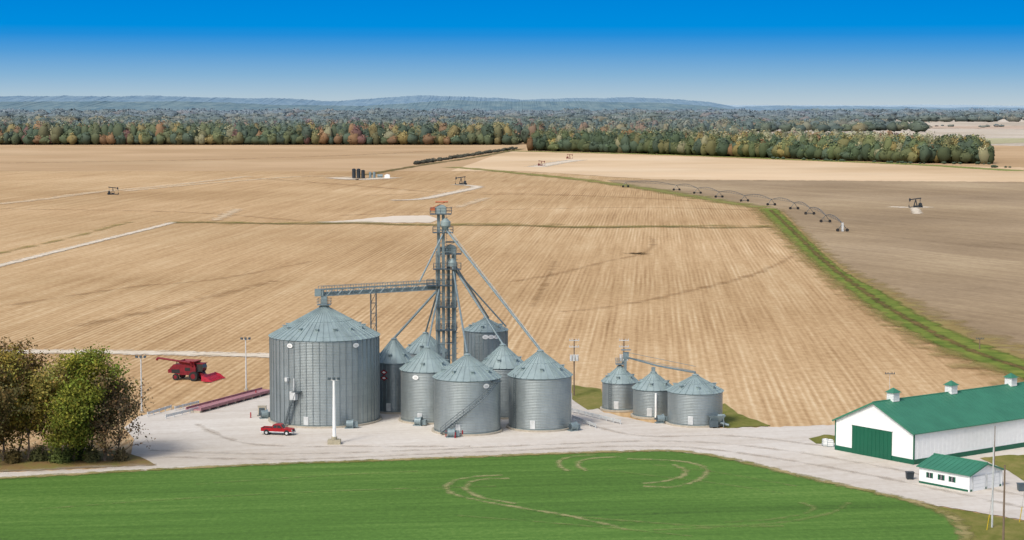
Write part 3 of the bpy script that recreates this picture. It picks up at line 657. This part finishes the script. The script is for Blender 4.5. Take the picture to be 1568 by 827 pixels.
b.box((-2.87,0,1.2),(0.08,1.8,0.16)); b.obj('body',red,e)
b=B(); 
for s in(-1,1): b.prism([(-0.68,1.25),(-0.58,1.76),(0.02,1.78),(0.02,1.25)],s*0.805,s*0.815); b.prism([(0.1,1.25),(0.1,1.78),(0.62,1.76),(1.02,1.25)],s*0.805,s*0.815)
b.add([(1.24,-.72,1.2),(1.24,.72,1.2),(0.79,.68,1.82),(0.79,-.68,1.82)],[(0,1,2,3)]); b.add([(-0.905,-.7,1.22),(-0.905,.7,1.22),(-0.76,.66,1.8),(-0.76,-.66,1.8)],[(0,1,2,3)]); b.obj('windows',glass,e)
b=B(); b.box((-1.9,0,1.13),(1.9,1.65,0.02)); b.box((2.885,0,0.88),(0.02,1.2,0.25)); b.obj('bed_and_grille',black,e)
b=B(); b.box((2.93,0,0.55),(0.14,1.85,0.2)); b.box((-2.95,0,0.55),(0.14,1.85,0.2)); 
for s in(-.78,.78): b.box((2.86,s,0.9),(0.08,0.28,0.2))
b.prism([(-2.9,0.5),(-2.9,0.66),(2.86,0.66),(2.86,0.5)],-0.96,0.96); b.obj('bumpers_and_trim',lgrey,e)
b=B()
for x in(-1.85,1.9):
    for s in(-0.86,0.86): wheel(b,x,s,0.42,0.28)
b.obj('wheels',[black,lgrey],e)
b=B()
for x in(-1.85,1.9):
    for s in(-1,1): b.tube((x,s*0.955,0.5),(x,s*0.965,0.5),0.5,16)
b.obj('wheel_arches',black,e)

p=G(292,583); e=empty('combine_harvester',(p.x,p.y+1.6,0.0),-0.30)
b=B()
b.prism([(-4.2,1.5),(-4.4,2.5),(-3.6,3.3),(-1.2,3.45),(1.3,3.45),(1.6,2.7),(1.6,1.4),(0.4,1.1),(-2.5,1.2)],-1.45,1.45)
b.prism([(-4.9,1.4),(-5.0,2.1),(-4.2,2.6),(-4.0,1.5)],-1.3,1.3)
b.add([(-2.0,-1.4,3.45),(1.2,-1.4,3.45),(1.2,1.4,3.45),(-2.0,1.4,3.45),(-2.5,-1.75,4.15),(1.5,-1.75,4.15),(1.5,1.75,4.15),(-2.5,1.75,4.15)],[(0,1,5,4),(1,2,6,5),(2,3,7,6),(3,0,4,7)])
b.prism([(1.4,1.3),(1.6,1.9),(4.0,1.0),(3.8,0.5)],-0.7,0.7)
b.obj('body',maroon,e)
b=B(); b.prism([(1.62,1.9),(1.62,3.5),(2.9,3.55),(3.15,2.8),(2.9,1.95)],-0.95,0.95); b.obj('cab_glass',glass,e)
b=B(); b.box((2.3,0,3.62),(1.7,2.1,0.14)); b.obj('cab_roof',maroon,e)
b=B(); b.tube((0.9,-1.55,3.2),(0.6,-1.9,3.9),0.24,10); b.tube((0.6,-1.9,3.9),(-7.0,-1.7,4.6),0.22,10); b.tube((-7.0,-1.7,4.6),(-7.4,-1.7,4.15),0.24,10); b.obj('unloading_auger',maroon,e)
b=B()
for s in(-1.75,1.75): wheel(b,1.3,s,1.0,0.75)
for s in(-1.55,1.55): wheel(b,-3.0,s,0.68,0.5)
b.obj('wheels',[black,maroon],e)
b=B(); b.prism([(-4.0,1.45),(-4.05,2.2),(-2.2,2.3),(-2.0,1.5)],-1.48,1.48); b.box((-0.3,-1.47,2.4),(1.2,0.04,0.7)); b.tube((-3.2,-0.6,3.3),(-3.2,-0.6,4.0),0.1,6)
for i in range(6): b.box((2.0,-1.2,0.5+i*0.28),(0.5,0.5,0.04))
b.tube((1.75,-1.45,0.5),(1.75,-1.45,2.9),0.03,4); b.tube((2.9,-1.45,2.0),(2.9,-1.45,2.9),0.03,4); b.obj('dark_panels',black,e)
b=B(); b.prism([(3.8,0.25),(3.8,1.35),(4.2,1.4),(4.6,0.3)],-3.1,3.1)
for i in range(8):
    y=-2.9+i*5.8/7
    b.add([(4.1,y-0.34,0.3),(4.1,y+0.34,0.3),(4.1,y-0.3,1.1),(4.1,y+0.3,1.1),(6.2,y,0.12),(5.2,y-0.22,0.62),(5.2,y+0.22,0.62)],[(0,4,5,2),(1,3,6,4),(2,5,6,3),(5,4,6),(0,1,4)])
for s in(-3.2,3.2): b.prism([(3.8,0.2),(3.8,1.45),(5.0,1.1),(6.4,0.15)],s-0.08,s+0.08)
b.obj('corn_header',pink,e)

# ---------- pumpjacks, tank battery, pivot ----------
def pumpjack(x,y,rz,sc=1.0,mat=tankd):
    p=G(x,y); e=empty('pump_jack',(p.x,p.y,0),rz,sc); b=B()
    b.box((0,0,0.2),(7,1.8,0.35)); 
    for s in(-.7,.7):
        b.beam((-0.9,s,0.3),(0,s*0.4,4.3),0.22,0.22); b.beam((1.1,s,0.3),(0,s*0.4,4.3),0.22,0.22); b.beam((-2.3,s,1.6),(-2.4,s*0.6,4.9),0.12,0.12)
        b.prism([(-2.9,0.9),(-3.3,1.9),(-2.7,2.6),(-1.7,2.2),(-1.9,1.2)],s-0.12,s+0.12)
    b.beam((-2.9,0,5.0),(2.9,0,4.2),0.35,0.5); b.box((-2.2,0,0.9),(1.6,0.9,1.4)); b.box((-3.3,0.0,0.8),(0.7,0.7,0.9)); b.box((-0.2,0,0.7),(1.8,0.8,0.8))
    b.prism([(2.7,3.3),(3.3,3.2),(3.6,4.1),(3.3,5.0),(2.7,4.7)],-0.25,0.25); b.tube((3.5,0,0.2),(3.5,0,3.6),0.05,4); b.cyl((3.5,0),0.25,0,1.2,8)
    b.obj('frame',mat,e)
pumpjack(173,298,0.2,1.0); pumpjack(706,283,3.0,1.2); pumpjack(1402,318,3.2,1.1); pumpjack(829,254,0.1,1.0,simple('rust_red',lin(110,50,46))); pumpjack(872,243,0.1,1.0,simple('rust_red2',lin(110,50,46)))
p=G(540,273); e=empty('tank_battery',(p.x,p.y,0)); sc=1/ (F/depth(p)); b=B()
for i,xx in enumerate((2,9,16)):
    X=xx*sc; r=2.9*sc; hh=14*sc if i<2 else 12*sc; b.cyl((X,0),r,0,hh,20); b.cyl((X,0),r,hh,hh+0.5,20,r2=0.3)
b.tube((0,-2,12*sc),(18*sc,-2,12*sc),0.15,4); b.obj('oil_tanks',tankd,e); b=B()
for xx in(27,33): b.cyl((xx*sc,0),2*sc,0,9*sc,16); b.cyl((xx*sc,0),2*sc,9*sc,10*sc,16,r2=0.3)
b.tube((38*sc,0,2.0),(46*sc,0,2.0),1.3,12); b.obj('separators',steel,e); b=B()
b.prism([(49*sc,0),(49*sc,5*sc),(53*sc,6.5*sc),(57*sc,5*sc),(57*sc,0)],-2,2); b.obj('pump_house',white,e)

pts=[(958,287),(1036,292),(1068,297),(1101,303),(1140,309),(1181,315),(1216,321),(1240,329),(1264,341),(1290,355)]
g=[G(*q) for q in pts]; o=g[0]; e=empty('center_pivot_irrigator',(o.x,o.y,0)); b=B(); t=B()
for i,q in enumerate(g):
    q=q-o; q.z=0; d=((g[min(i+1,len(g)-1)]-g[max(i-1,0)])).normalized(); n=Vector((-d.y,d.x,0)); H=3.8; pr=0.13
    for sg in(-1,1):
        b.tube(q+n*sg*2.2+Vector((0,0,0.8)),q+Vector((0,0,H)),pr,4)
        f=q+n*sg*2.2; t.tube(f+Vector((0,0,0.8))-d*0.2,f+Vector((0,0,0.8))+d*0.2,0.8,12)
    b.tube(q-n*2.2+Vector((0,0,0.8)),q+n*2.2+Vector((0,0,0.8)),pr,4)
    if i+1<len(g):
        r=g[i+1]-o; r.z=0; m=10; prev=None
        for j in range(m+1):
            s=j/m; z=H+1.7*math.sin(math.pi*s); a=q.lerp(r,s)+Vector((0,0,z)); lo=q.lerp(r,s)+Vector((0,0,H+(0.3)*math.sin(math.pi*s)))
            if prev: b.tube(prev[0],a,0.13,5); b.tube(prev[1],lo,0.06,4); b.tube(prev[0],lo,0.05,4)
            b.tube(a,lo,0.05,4); prev=(a,lo)
b.obj('span_trusses',dsteel,e); t.obj('wheels',black,e)
b=B(); b.box((g[-1]-o)+Vector((0,0,2.2)),(0.9,0.9,4)); b.obj('end_tower',lgrey,e)
# ---------- foliage ----------
def ico(sub):
    bm=bmesh.new(); bmesh.ops.create_icosphere(bm,subdivisions=sub,radius=1.0)
    v=np.array([x.co[:] for x in bm.verts]); f=np.array([[l.index for l in fa.verts] for fa in bm.faces]); bm.free(); return v,f
ICO=ico(2)
class Fol:
    def __init__(s): s.v=[];s.f=[];s.c=[];s.n=0
    def core(s,c,rad,col,rough=0.25):
        v,f=ICO; k=1+rng.uniform(-rough,rough,len(v)); vv=v*k[:,None]*np.array(rad)+np.array(c)
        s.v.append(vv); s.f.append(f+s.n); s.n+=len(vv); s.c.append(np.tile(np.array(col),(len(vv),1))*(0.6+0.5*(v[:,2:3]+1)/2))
    def leaves(s,cent,size,col,out=None):
        n=len(cent); nr=rng.normal(size=(n,3)); 
        if out is not None: nr=nr*0.55+out
        nr/=np.linalg.norm(nr,axis=1)[:,None]
        a=np.cross(nr,rng.normal(size=(n,3))); a/=np.linalg.norm(a,axis=1)[:,None]; b=np.cross(nr,a)
        sz=(size*rng.uniform(0.6,1.3,n))[:,None]
        q=np.stack([cent-a*sz,cent-b*sz*0.7,cent+a*sz,cent+b*sz*0.7],1).reshape(-1,3)
        base=np.arange(n)[:,None]*4+s.n
        s.f.append(np.concatenate([base+np.array([0,1,2]),base+np.array([0,2,3])],0)); s.v.append(q); s.n+=4*n
        s.c.append(np.repeat(col,4,axis=0))
    def obj(s,name,mat,parent=None):
        v=np.concatenate(s.v).astype(np.float32); f=np.concatenate(s.f).astype(np.int32); c=np.concatenate(s.c)
        me=bpy.data.meshes.new(name); me.vertices.add(len(v)); me.vertices.foreach_set('co',v.ravel())
        me.loops.add(f.size); me.loops.foreach_set('vertex_index',f.ravel()); me.polygons.add(len(f))
        me.polygons.foreach_set('loop_start',np.arange(0,f.size,3,dtype=np.int32)); me.update(calc_edges=True)
        at=me.attributes.new('Col','FLOAT_COLOR','POINT'); at.data.foreach_set('color',np.concatenate([c,np.ones((len(c),1))],1).astype(np.float32).ravel())
        me.materials.append(mat); ob=bpy.data.objects.new(name,me); bpy.context.collection.objects.link(ob); ob.parent=parent; return ob
def leafmat(name,trans=0.3):
    m,nt,b=newmat(name); at=N(nt,'ShaderNodeAttribute'); at.attribute_name='Col'
    nt.links.new(at.outputs['Color'],b.inputs['Base Color']); b.inputs['Roughness'].default_value=0.8; b.inputs['Specular IOR Level'].default_value=0.15
    if trans:
        t=N(nt,'ShaderNodeBsdfTranslucent'); nt.links.new(at.outputs['Color'],t.inputs['Color']); mx=N(nt,'ShaderNodeMixShader'); mx.inputs[0].default_value=trans
        o=nt.nodes['Material Output']; nt.links.new(b.outputs[0],mx.inputs[1]); nt.links.new(t.outputs[0],mx.inputs[2]); nt.links.new(mx.outputs[0],o.inputs['Surface'])
    return m
leafm=leafmat('foliage'); leaffar=leafmat('foliage_far',0.2)
PAL=np.array([[.13,.165,.055],[.17,.195,.065],[.23,.215,.07],[.37,.29,.085],[.36,.20,.075],[.085,.125,.05],[.27,.12,.085],[.38,.36,.19],[.105,.15,.08]])
def treecol(wts): return PAL[rng.choice(len(PAL),p=np.array(wts)/sum(wts))]*rng.uniform(0.8,1.2)
HZ=np.array([.22,.285,.34])  # aerial haze tint, blended into the base colour of far foliage
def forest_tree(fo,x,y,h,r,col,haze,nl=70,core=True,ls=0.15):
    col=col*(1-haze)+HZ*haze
    nb=rng.integers(4,9)
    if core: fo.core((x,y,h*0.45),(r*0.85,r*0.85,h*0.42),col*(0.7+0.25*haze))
    for k_ in range(nb):
        a=rng.uniform(0,6.28); rr=r*rng.uniform(0.2,0.85); cz=h*rng.uniform(0.3,0.88); br=r*rng.uniform(0.3,0.6)
        if k_==0: rr=0; cz=h*.86
        cc=np.array([x+math.cos(a)*rr,y+math.sin(a)*rr,cz]); n=nl//nb
        d=rng.normal(size=(n,3)); d/=np.linalg.norm(d,axis=1)[:,None]; d[:,2]=np.abs(d[:,2])*rng.choice([1,1,-0.5],n)
        k=rng.uniform(0.7,1.08,n)[:,None]; pc=cc+d*k*np.array([br,br,min(br,h*.16)]); tint=1+rng.uniform(-.2,.2)*(1-haze)
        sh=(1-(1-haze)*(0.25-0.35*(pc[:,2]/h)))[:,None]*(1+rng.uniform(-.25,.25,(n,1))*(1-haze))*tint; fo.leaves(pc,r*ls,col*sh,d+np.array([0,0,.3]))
WT_L=[6,5,5,3.8,2.0,4,0.9,1.8,5]; WT_R=[5,5,5,5,2.2,3,0.4,4,3]
fo=Fol()
d0=depth(G(400,222)); y0=G(400,222).y
for row in range(18):
    y=y0+row*13+(max(0,row-8)**1.7)*22; dd=y
    xl=(-60-CX)/F*dd; xr=((830 if row<9 else 1150)-CX)/F*dd; x=xl
    while x<xr:
        sp_=rng.uniform(6,15)*(1 if row<6 else 1.7)
        pxx=x/dd*F+CX; wv=0.5+0.5*math.sin(pxx*0.013+1)+0.3*math.sin(pxx*0.05)
        wt=list(WT_L); wt[4]*=1+wv; wt[3]*=1.4-wv*0.5; wt[5]*=1+0.8*math.sin(pxx*.02)
        if row<9 and pxx>788 and row<5: x+=sp_; continue
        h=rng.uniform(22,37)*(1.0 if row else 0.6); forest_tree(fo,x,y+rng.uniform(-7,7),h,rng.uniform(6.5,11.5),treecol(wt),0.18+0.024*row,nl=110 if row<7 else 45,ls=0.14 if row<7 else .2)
        x+=sp_
fo.obj('west_forest',leaffar)
fo=Fol(); front=[(812,231),(900,233),(1000,236),(1200,243),(1400,250),(1520,251)]
def fy(px): return float(np.interp(px,[a for a,_ in front],[b_ for _,b_ in front]))
for row in range(20):
    px=812+row*2
    off=row*13+max(0,row-8)**1.6*9
    pmax=1520-row*3-max(0,row-7)*12
    while px<pmax:
        p=G(px,fy(px)); y=p.y+off+rng.uniform(-6,6); x=(px-CX)/F*y
        sunny=1 if px>1130 and px<1420 else 0; wt=list(WT_R)  # sunlight on this stretch is painted as brighter, yellower leaf colours
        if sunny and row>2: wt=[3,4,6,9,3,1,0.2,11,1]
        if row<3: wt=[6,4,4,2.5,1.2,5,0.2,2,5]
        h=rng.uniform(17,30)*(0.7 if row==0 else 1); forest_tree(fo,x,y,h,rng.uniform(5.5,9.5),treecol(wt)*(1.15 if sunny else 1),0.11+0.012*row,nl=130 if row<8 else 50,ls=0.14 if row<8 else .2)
        px+=rng.uniform(5.5,13)*(1 if row<6 else 1.3)*1.0
fo.obj('east_forest',leaffar)
fo=Fol()
for i in range(150):
    t=i/149; px=636+(792-636)*t; py=252+(228-252)*t; p=G(px,py+rng.uniform(-.4,.4)); s=1.8+rng.random()*2.5
    forest_tree(fo,p.x+rng.uniform(-2,2),p.y,s,s*0.8,np.array([.095,.09,.055])*rng.uniform(.8,1.4),0.1,nl=24)
for i in range(40):
    px=rng.uniform(1240,1290) if i<10 else rng.uniform(1150,1600); p=G(px,fy(px)+ (1.0 if px<1520 else 6)); s=1.5+rng.random()*1.6
    forest_tree(fo,p.x,p.y,s,s,PAL[5],0.15,nl=20)
fo.obj('hedgerow',leaffar)
fo=Fol()
def band(y,x0,x1,h,r,haze,dens_=1.0,nl=40,jit=200):
    X0=(x0-CX)/F*y; X1=(x1-CX)/F*y; x=X0
    while x<X1:
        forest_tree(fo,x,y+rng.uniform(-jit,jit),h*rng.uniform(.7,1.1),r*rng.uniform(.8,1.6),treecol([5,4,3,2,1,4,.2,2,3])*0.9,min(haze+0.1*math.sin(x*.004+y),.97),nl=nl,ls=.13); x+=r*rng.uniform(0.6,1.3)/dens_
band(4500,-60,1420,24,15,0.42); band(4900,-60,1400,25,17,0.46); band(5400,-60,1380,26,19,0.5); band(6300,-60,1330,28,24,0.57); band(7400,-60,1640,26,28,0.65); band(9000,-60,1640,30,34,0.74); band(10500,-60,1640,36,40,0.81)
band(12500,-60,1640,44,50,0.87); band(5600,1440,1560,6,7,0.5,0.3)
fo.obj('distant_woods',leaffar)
# hills; distance haze is baked into their bluish colours
def hills(name,y,prof,amp,col1,col2,seed):
    m,nt,b=newmat(name+'_mat'); no=vnoise(nt,0.009,8,rough=0.75,sc=(1,.3,2)); r=ramp(nt,[(0.38,col1),(0.62,col2)]); nt.links.new(no,r.inputs['Fac']); nt.links.new(r.outputs['Color'],b.inputs['Base Color']); b.inputs['Roughness'].default_value=1; b.inputs['Specular IOR Level'].default_value=0
    r_=np.random.default_rng(seed); n=1200; pxs=np.linspace(-80,1650,n); ph=r_.uniform(0,6.28,12)
    nz=sum(math.pow(0.62,k)*np.sin(pxs*0.011*1.75**k+ph[k]) for k in range(9)); top=np.interp(pxs,[a for a,_ in prof],[c for _,c in prof])-nz*amp+r_.normal(size=n)*0.25
    vs=[];fs=[]; rows=[(-0.12,0),(-0.06,0.45),(0,1.0),(0.06,0.8),(0.15,0)]
    for dy,fz in rows:
        for i in range(n):
            yy=y*(1+dy); x=(pxs[i]-CX)/F*y; z=58+(HOR-top[i])*y/F; vs.append((x,yy,-2+(z+2)*fz))
    for j in range(len(rows)-1):
        for i in range(n-1): fs.append((j*n+i,j*n+i+1,(j+1)*n+i+1,(j+1)*n+i))
    me=bpy.data.meshes.new(name); me.from_pydata(vs,[],fs); me.materials.append(m); ob=bpy.data.objects.new(name,me); bpy.context.collection.objects.link(ob)
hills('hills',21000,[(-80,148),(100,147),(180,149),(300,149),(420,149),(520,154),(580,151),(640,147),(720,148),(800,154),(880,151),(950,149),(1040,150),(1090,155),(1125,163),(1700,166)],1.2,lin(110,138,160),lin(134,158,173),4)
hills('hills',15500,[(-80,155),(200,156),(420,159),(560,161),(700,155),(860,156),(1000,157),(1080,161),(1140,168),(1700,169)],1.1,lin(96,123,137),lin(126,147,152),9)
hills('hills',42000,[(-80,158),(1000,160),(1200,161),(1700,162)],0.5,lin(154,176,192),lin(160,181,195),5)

# near trees (left)
def near_tree(x,yb,h,cr,col,leaves,spread=1.0,seed=0,dens_=1.0,trunk=0.14):
    rnd=random.Random(seed); p=G(x,yb); e=empty('deciduous_tree',(p.x,p.y,0)); b=B(); tips=[]
    def grow(q,d,L,r,lv):
        k=3
        for i in range(k):
            d=(d+Vector((rnd.uniform(-.18,.18),rnd.uniform(-.18,.18),rnd.uniform(-.03,.12)))).normalized(); q2=q+d*L/k
            b.tube(q,q2,r*(1-0.22*i),5 if lv else 8,r*(1-0.22*(i+1)),caps=False); q=q2
            if lv>=1: tips.append((q,lv))
            if lv<=1 and i<2:
                a=rnd.uniform(0,6.28); nd=(d*0.35+Vector((math.cos(a),math.sin(a),0.25))).normalized(); grow(q,nd,h*0.15 if lv==0 else L*.6,r*0.35,lv+2)
        if lv>=4: return
        nb=rnd.choice([2,3,3]) if lv else 4
        for i in range(nb):
            a=rnd.uniform(0,6.28); tilt=rnd.uniform(0.3,0.85)*spread; x_=d.orthogonal().normalized(); y_=d.cross(x_)
            nd=(d*math.cos(tilt)+(x_*math.cos(a)+y_*math.sin(a))*math.sin(tilt)+Vector((0,0,0.12))).normalized()
            grow(q,nd,(L if lv else h*0.25)*rnd.uniform(0.55,0.9),r*0.5,lv+1)
        if lv<3: grow(q,(d+Vector((rnd.uniform(-.2,.2),rnd.uniform(-.2,.2),.2))).normalized(),(L if lv else h*0.28)*0.85,r*0.6,lv+1)
    grow(Vector((0,0,0)),Vector((rnd.uniform(-.08,.08),0,1)).normalized(),h*trunk,h*0.014,0)
    zmax=max(t[0].z for t in tips); k=h/zmax; b.v=[(v[0]*k,v[1]*k,v[2]*k) for v in b.v]; b.obj('trunk_and_limbs',bark,e)
    f=Fol(); cs=np.array([t[0][:] for t in tips])*k; per=max(1,leaves//len(cs)); col=np.array(col); cen=np.array([0,0,h*.5])
    cl=rnd.random()*6
    for c in cs:
        g_=0.5+0.5*math.sin(c[0]*1.3+cl)*math.cos(c[2]*1.1+c[1]*.9)
        if rng.random()>dens_ or g_<0.18*(1.6-dens_): continue
        n=int(per*rng.uniform(.3,1.9)); 
        if n<1: continue
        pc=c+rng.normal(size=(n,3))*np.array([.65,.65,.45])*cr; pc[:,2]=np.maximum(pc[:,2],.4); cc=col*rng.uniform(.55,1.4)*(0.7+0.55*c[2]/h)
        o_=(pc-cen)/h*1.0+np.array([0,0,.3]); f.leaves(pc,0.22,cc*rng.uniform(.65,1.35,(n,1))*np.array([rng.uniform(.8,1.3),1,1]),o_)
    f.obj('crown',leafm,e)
near_tree(44,706,19,1.1,(.30,.26,.06),18000,0.8,1,0.9,0.2)
near_tree(112,706,18.3,1.2,(.19,.22,.035),34000,1.0,2,0.97,0.17)
near_tree(160,706,17.5,1.0,(.22,.17,.08),9000,1.1,5,0.75,0.2)
near_tree(182,703,14,0.9,(.22,.16,.09),4500,1.4,8,0.55)
near_tree(6,706,19.5,1.1,(.17,.12,.045),16000,0.8,11,0.9,0.2)
near_tree(80,702,17,1.1,(.25,.23,.06),14000,0.9,14,0.85,0.2)
near_tree(140,700,17.5,1.1,(.20,.19,.05),15000,0.95,21,0.85,0.2)
near_tree(26,700,17,1.0,(.25,.2,.06),11000,0.8,23,0.8,0.2)
near_tree(-22,712,18,1.0,(.15,.13,.05),12000,0.9,17)
for i,(x,y,s,c) in enumerate(((92,708,3.2,(.14,.18,.05)),(20,709,2.2,(.18,.14,.05)),(140,707,2.2,(.15,.15,.06)),(120,703,4,(.07,.10,.04)),(60,706,2.4,(.12,.13,.05)),(185,706,1.8,(.17,.14,.07)))):
    p=G(x,y); e=empty('shrub',(p.x,p.y,0)); f=Fol(); n=1600; d=rng.normal(size=(n,3)); d/=np.linalg.norm(d,axis=1)[:,None]; d[:,2]=abs(d[:,2]); lump=1+0.3*np.sin(d[:,0:1]*7+i)*np.cos(d[:,1:2]*6)
    f.leaves(d*rng.uniform(.5,1.1,(n,1))*lump*np.array([s*.6,s*.5,s]),0.18,np.array(c)*rng.uniform(.6,1.4,(n,1)),d); f.obj('leaves',leafm,e)
    b=B(); 
    for k in range(5): b.tube((0,0,0),(random.uniform(-.4,.4)*s,random.uniform(-.4,.4)*s,s*.8),0.05,4)
    b.obj('stems',bark,e)

# ---------- light ----------
az=math.atan2(-0.55,-0.83); el=math.radians(46)
sv=Vector((math.sin(az)*math.cos(el),math.cos(az)*math.cos(el),math.sin(el)))
L=bpy.data.lights.new('sun','SUN'); L.energy=2.0; L.angle=math.radians(12); L.color=(1,0.97,0.92)
lo=bpy.data.objects.new('sun',L); lo.rotation_euler=sv.to_track_quat('Z','Y').to_euler(); bpy.context.collection.objects.link(lo)
wd=bpy.data.worlds.new('World'); bpy.context.scene.world=wd; wd.use_nodes=True; nt=wd.node_tree; bg=nt.nodes['Background']; bg.inputs['Strength'].default_value=0.15
sk=N(nt,'ShaderNodeTexSky',sky_type='NISHITA'); sk.sun_disc=False; sk.sun_elevation=el; sk.sun_rotation=az%(2*math.pi); sk.dust_density=4.0
nt.links.new(sk.outputs[0],bg.inputs['Color'])
tc=N(nt,'ShaderNodeTexCoord'); sx=N(nt,'ShaderNodeSeparateXYZ'); nt.links.new(tc.outputs['Generated'],sx.inputs[0])
def el_(y): return math.sin(math.atan((CY-y)/F)-P)
mr=N(nt,'ShaderNodeMapRange'); mr.inputs['From Min'].default_value=0; mr.inputs['From Max'].default_value=0.1; nt.links.new(sx.outputs['Z'],mr.inputs['Value'])
rp=ramp(nt,[(0.0,lin(190,204,212)),(el_(145)/.1,lin(172,196,212)),(el_(115)/.1,lin(134,179,213)),(el_(80)/.1,lin(84,157,215)),(el_(54)/.1,lin(34,142,217)),(el_(40)/.1,lin(0,141,221)),(el_(0)/.1,lin(0,133,217)),(1.0,lin(0,124,210))])
nt.links.new(mr.outputs[0],rp.inputs['Fac'])
bg2=N(nt,'ShaderNodeBackground'); nt.links.new(rp.outputs['Color'],bg2.inputs['Color']); bg2.inputs['Strength'].default_value=1.0
mf=N(nt,'ShaderNodeMapRange'); mf.inputs['From Min'].default_value=0.07; mf.inputs['From Max'].default_value=0.2; nt.links.new(sx.outputs['Z'],mf.inputs['Value'])
ms=N(nt,'ShaderNodeMixShader'); nt.links.new(mf.outputs[0],ms.inputs[0]); nt.links.new(bg2.outputs[0],ms.inputs[1]); nt.links.new(bg.outputs[0],ms.inputs[2])
nt.links.new(ms.outputs[0],nt.nodes['World Output'].inputs['Surface'])
cam=bpy.data.cameras.new('camera'); cam.lens=36*F/1568; cam.sensor_width=36; cam.clip_end=400000; cam.clip_start=1
co=bpy.data.objects.new('camera',cam); co.location=(0,0,CAMH); co.rotation_euler=(math.pi/2-P,0,0); bpy.context.collection.objects.link(co)
sc=bpy.context.scene; sc.camera=co; sc.view_settings.view_transform='Standard'; sc.view_settings.look='None'; sc.view_settings.exposure=0
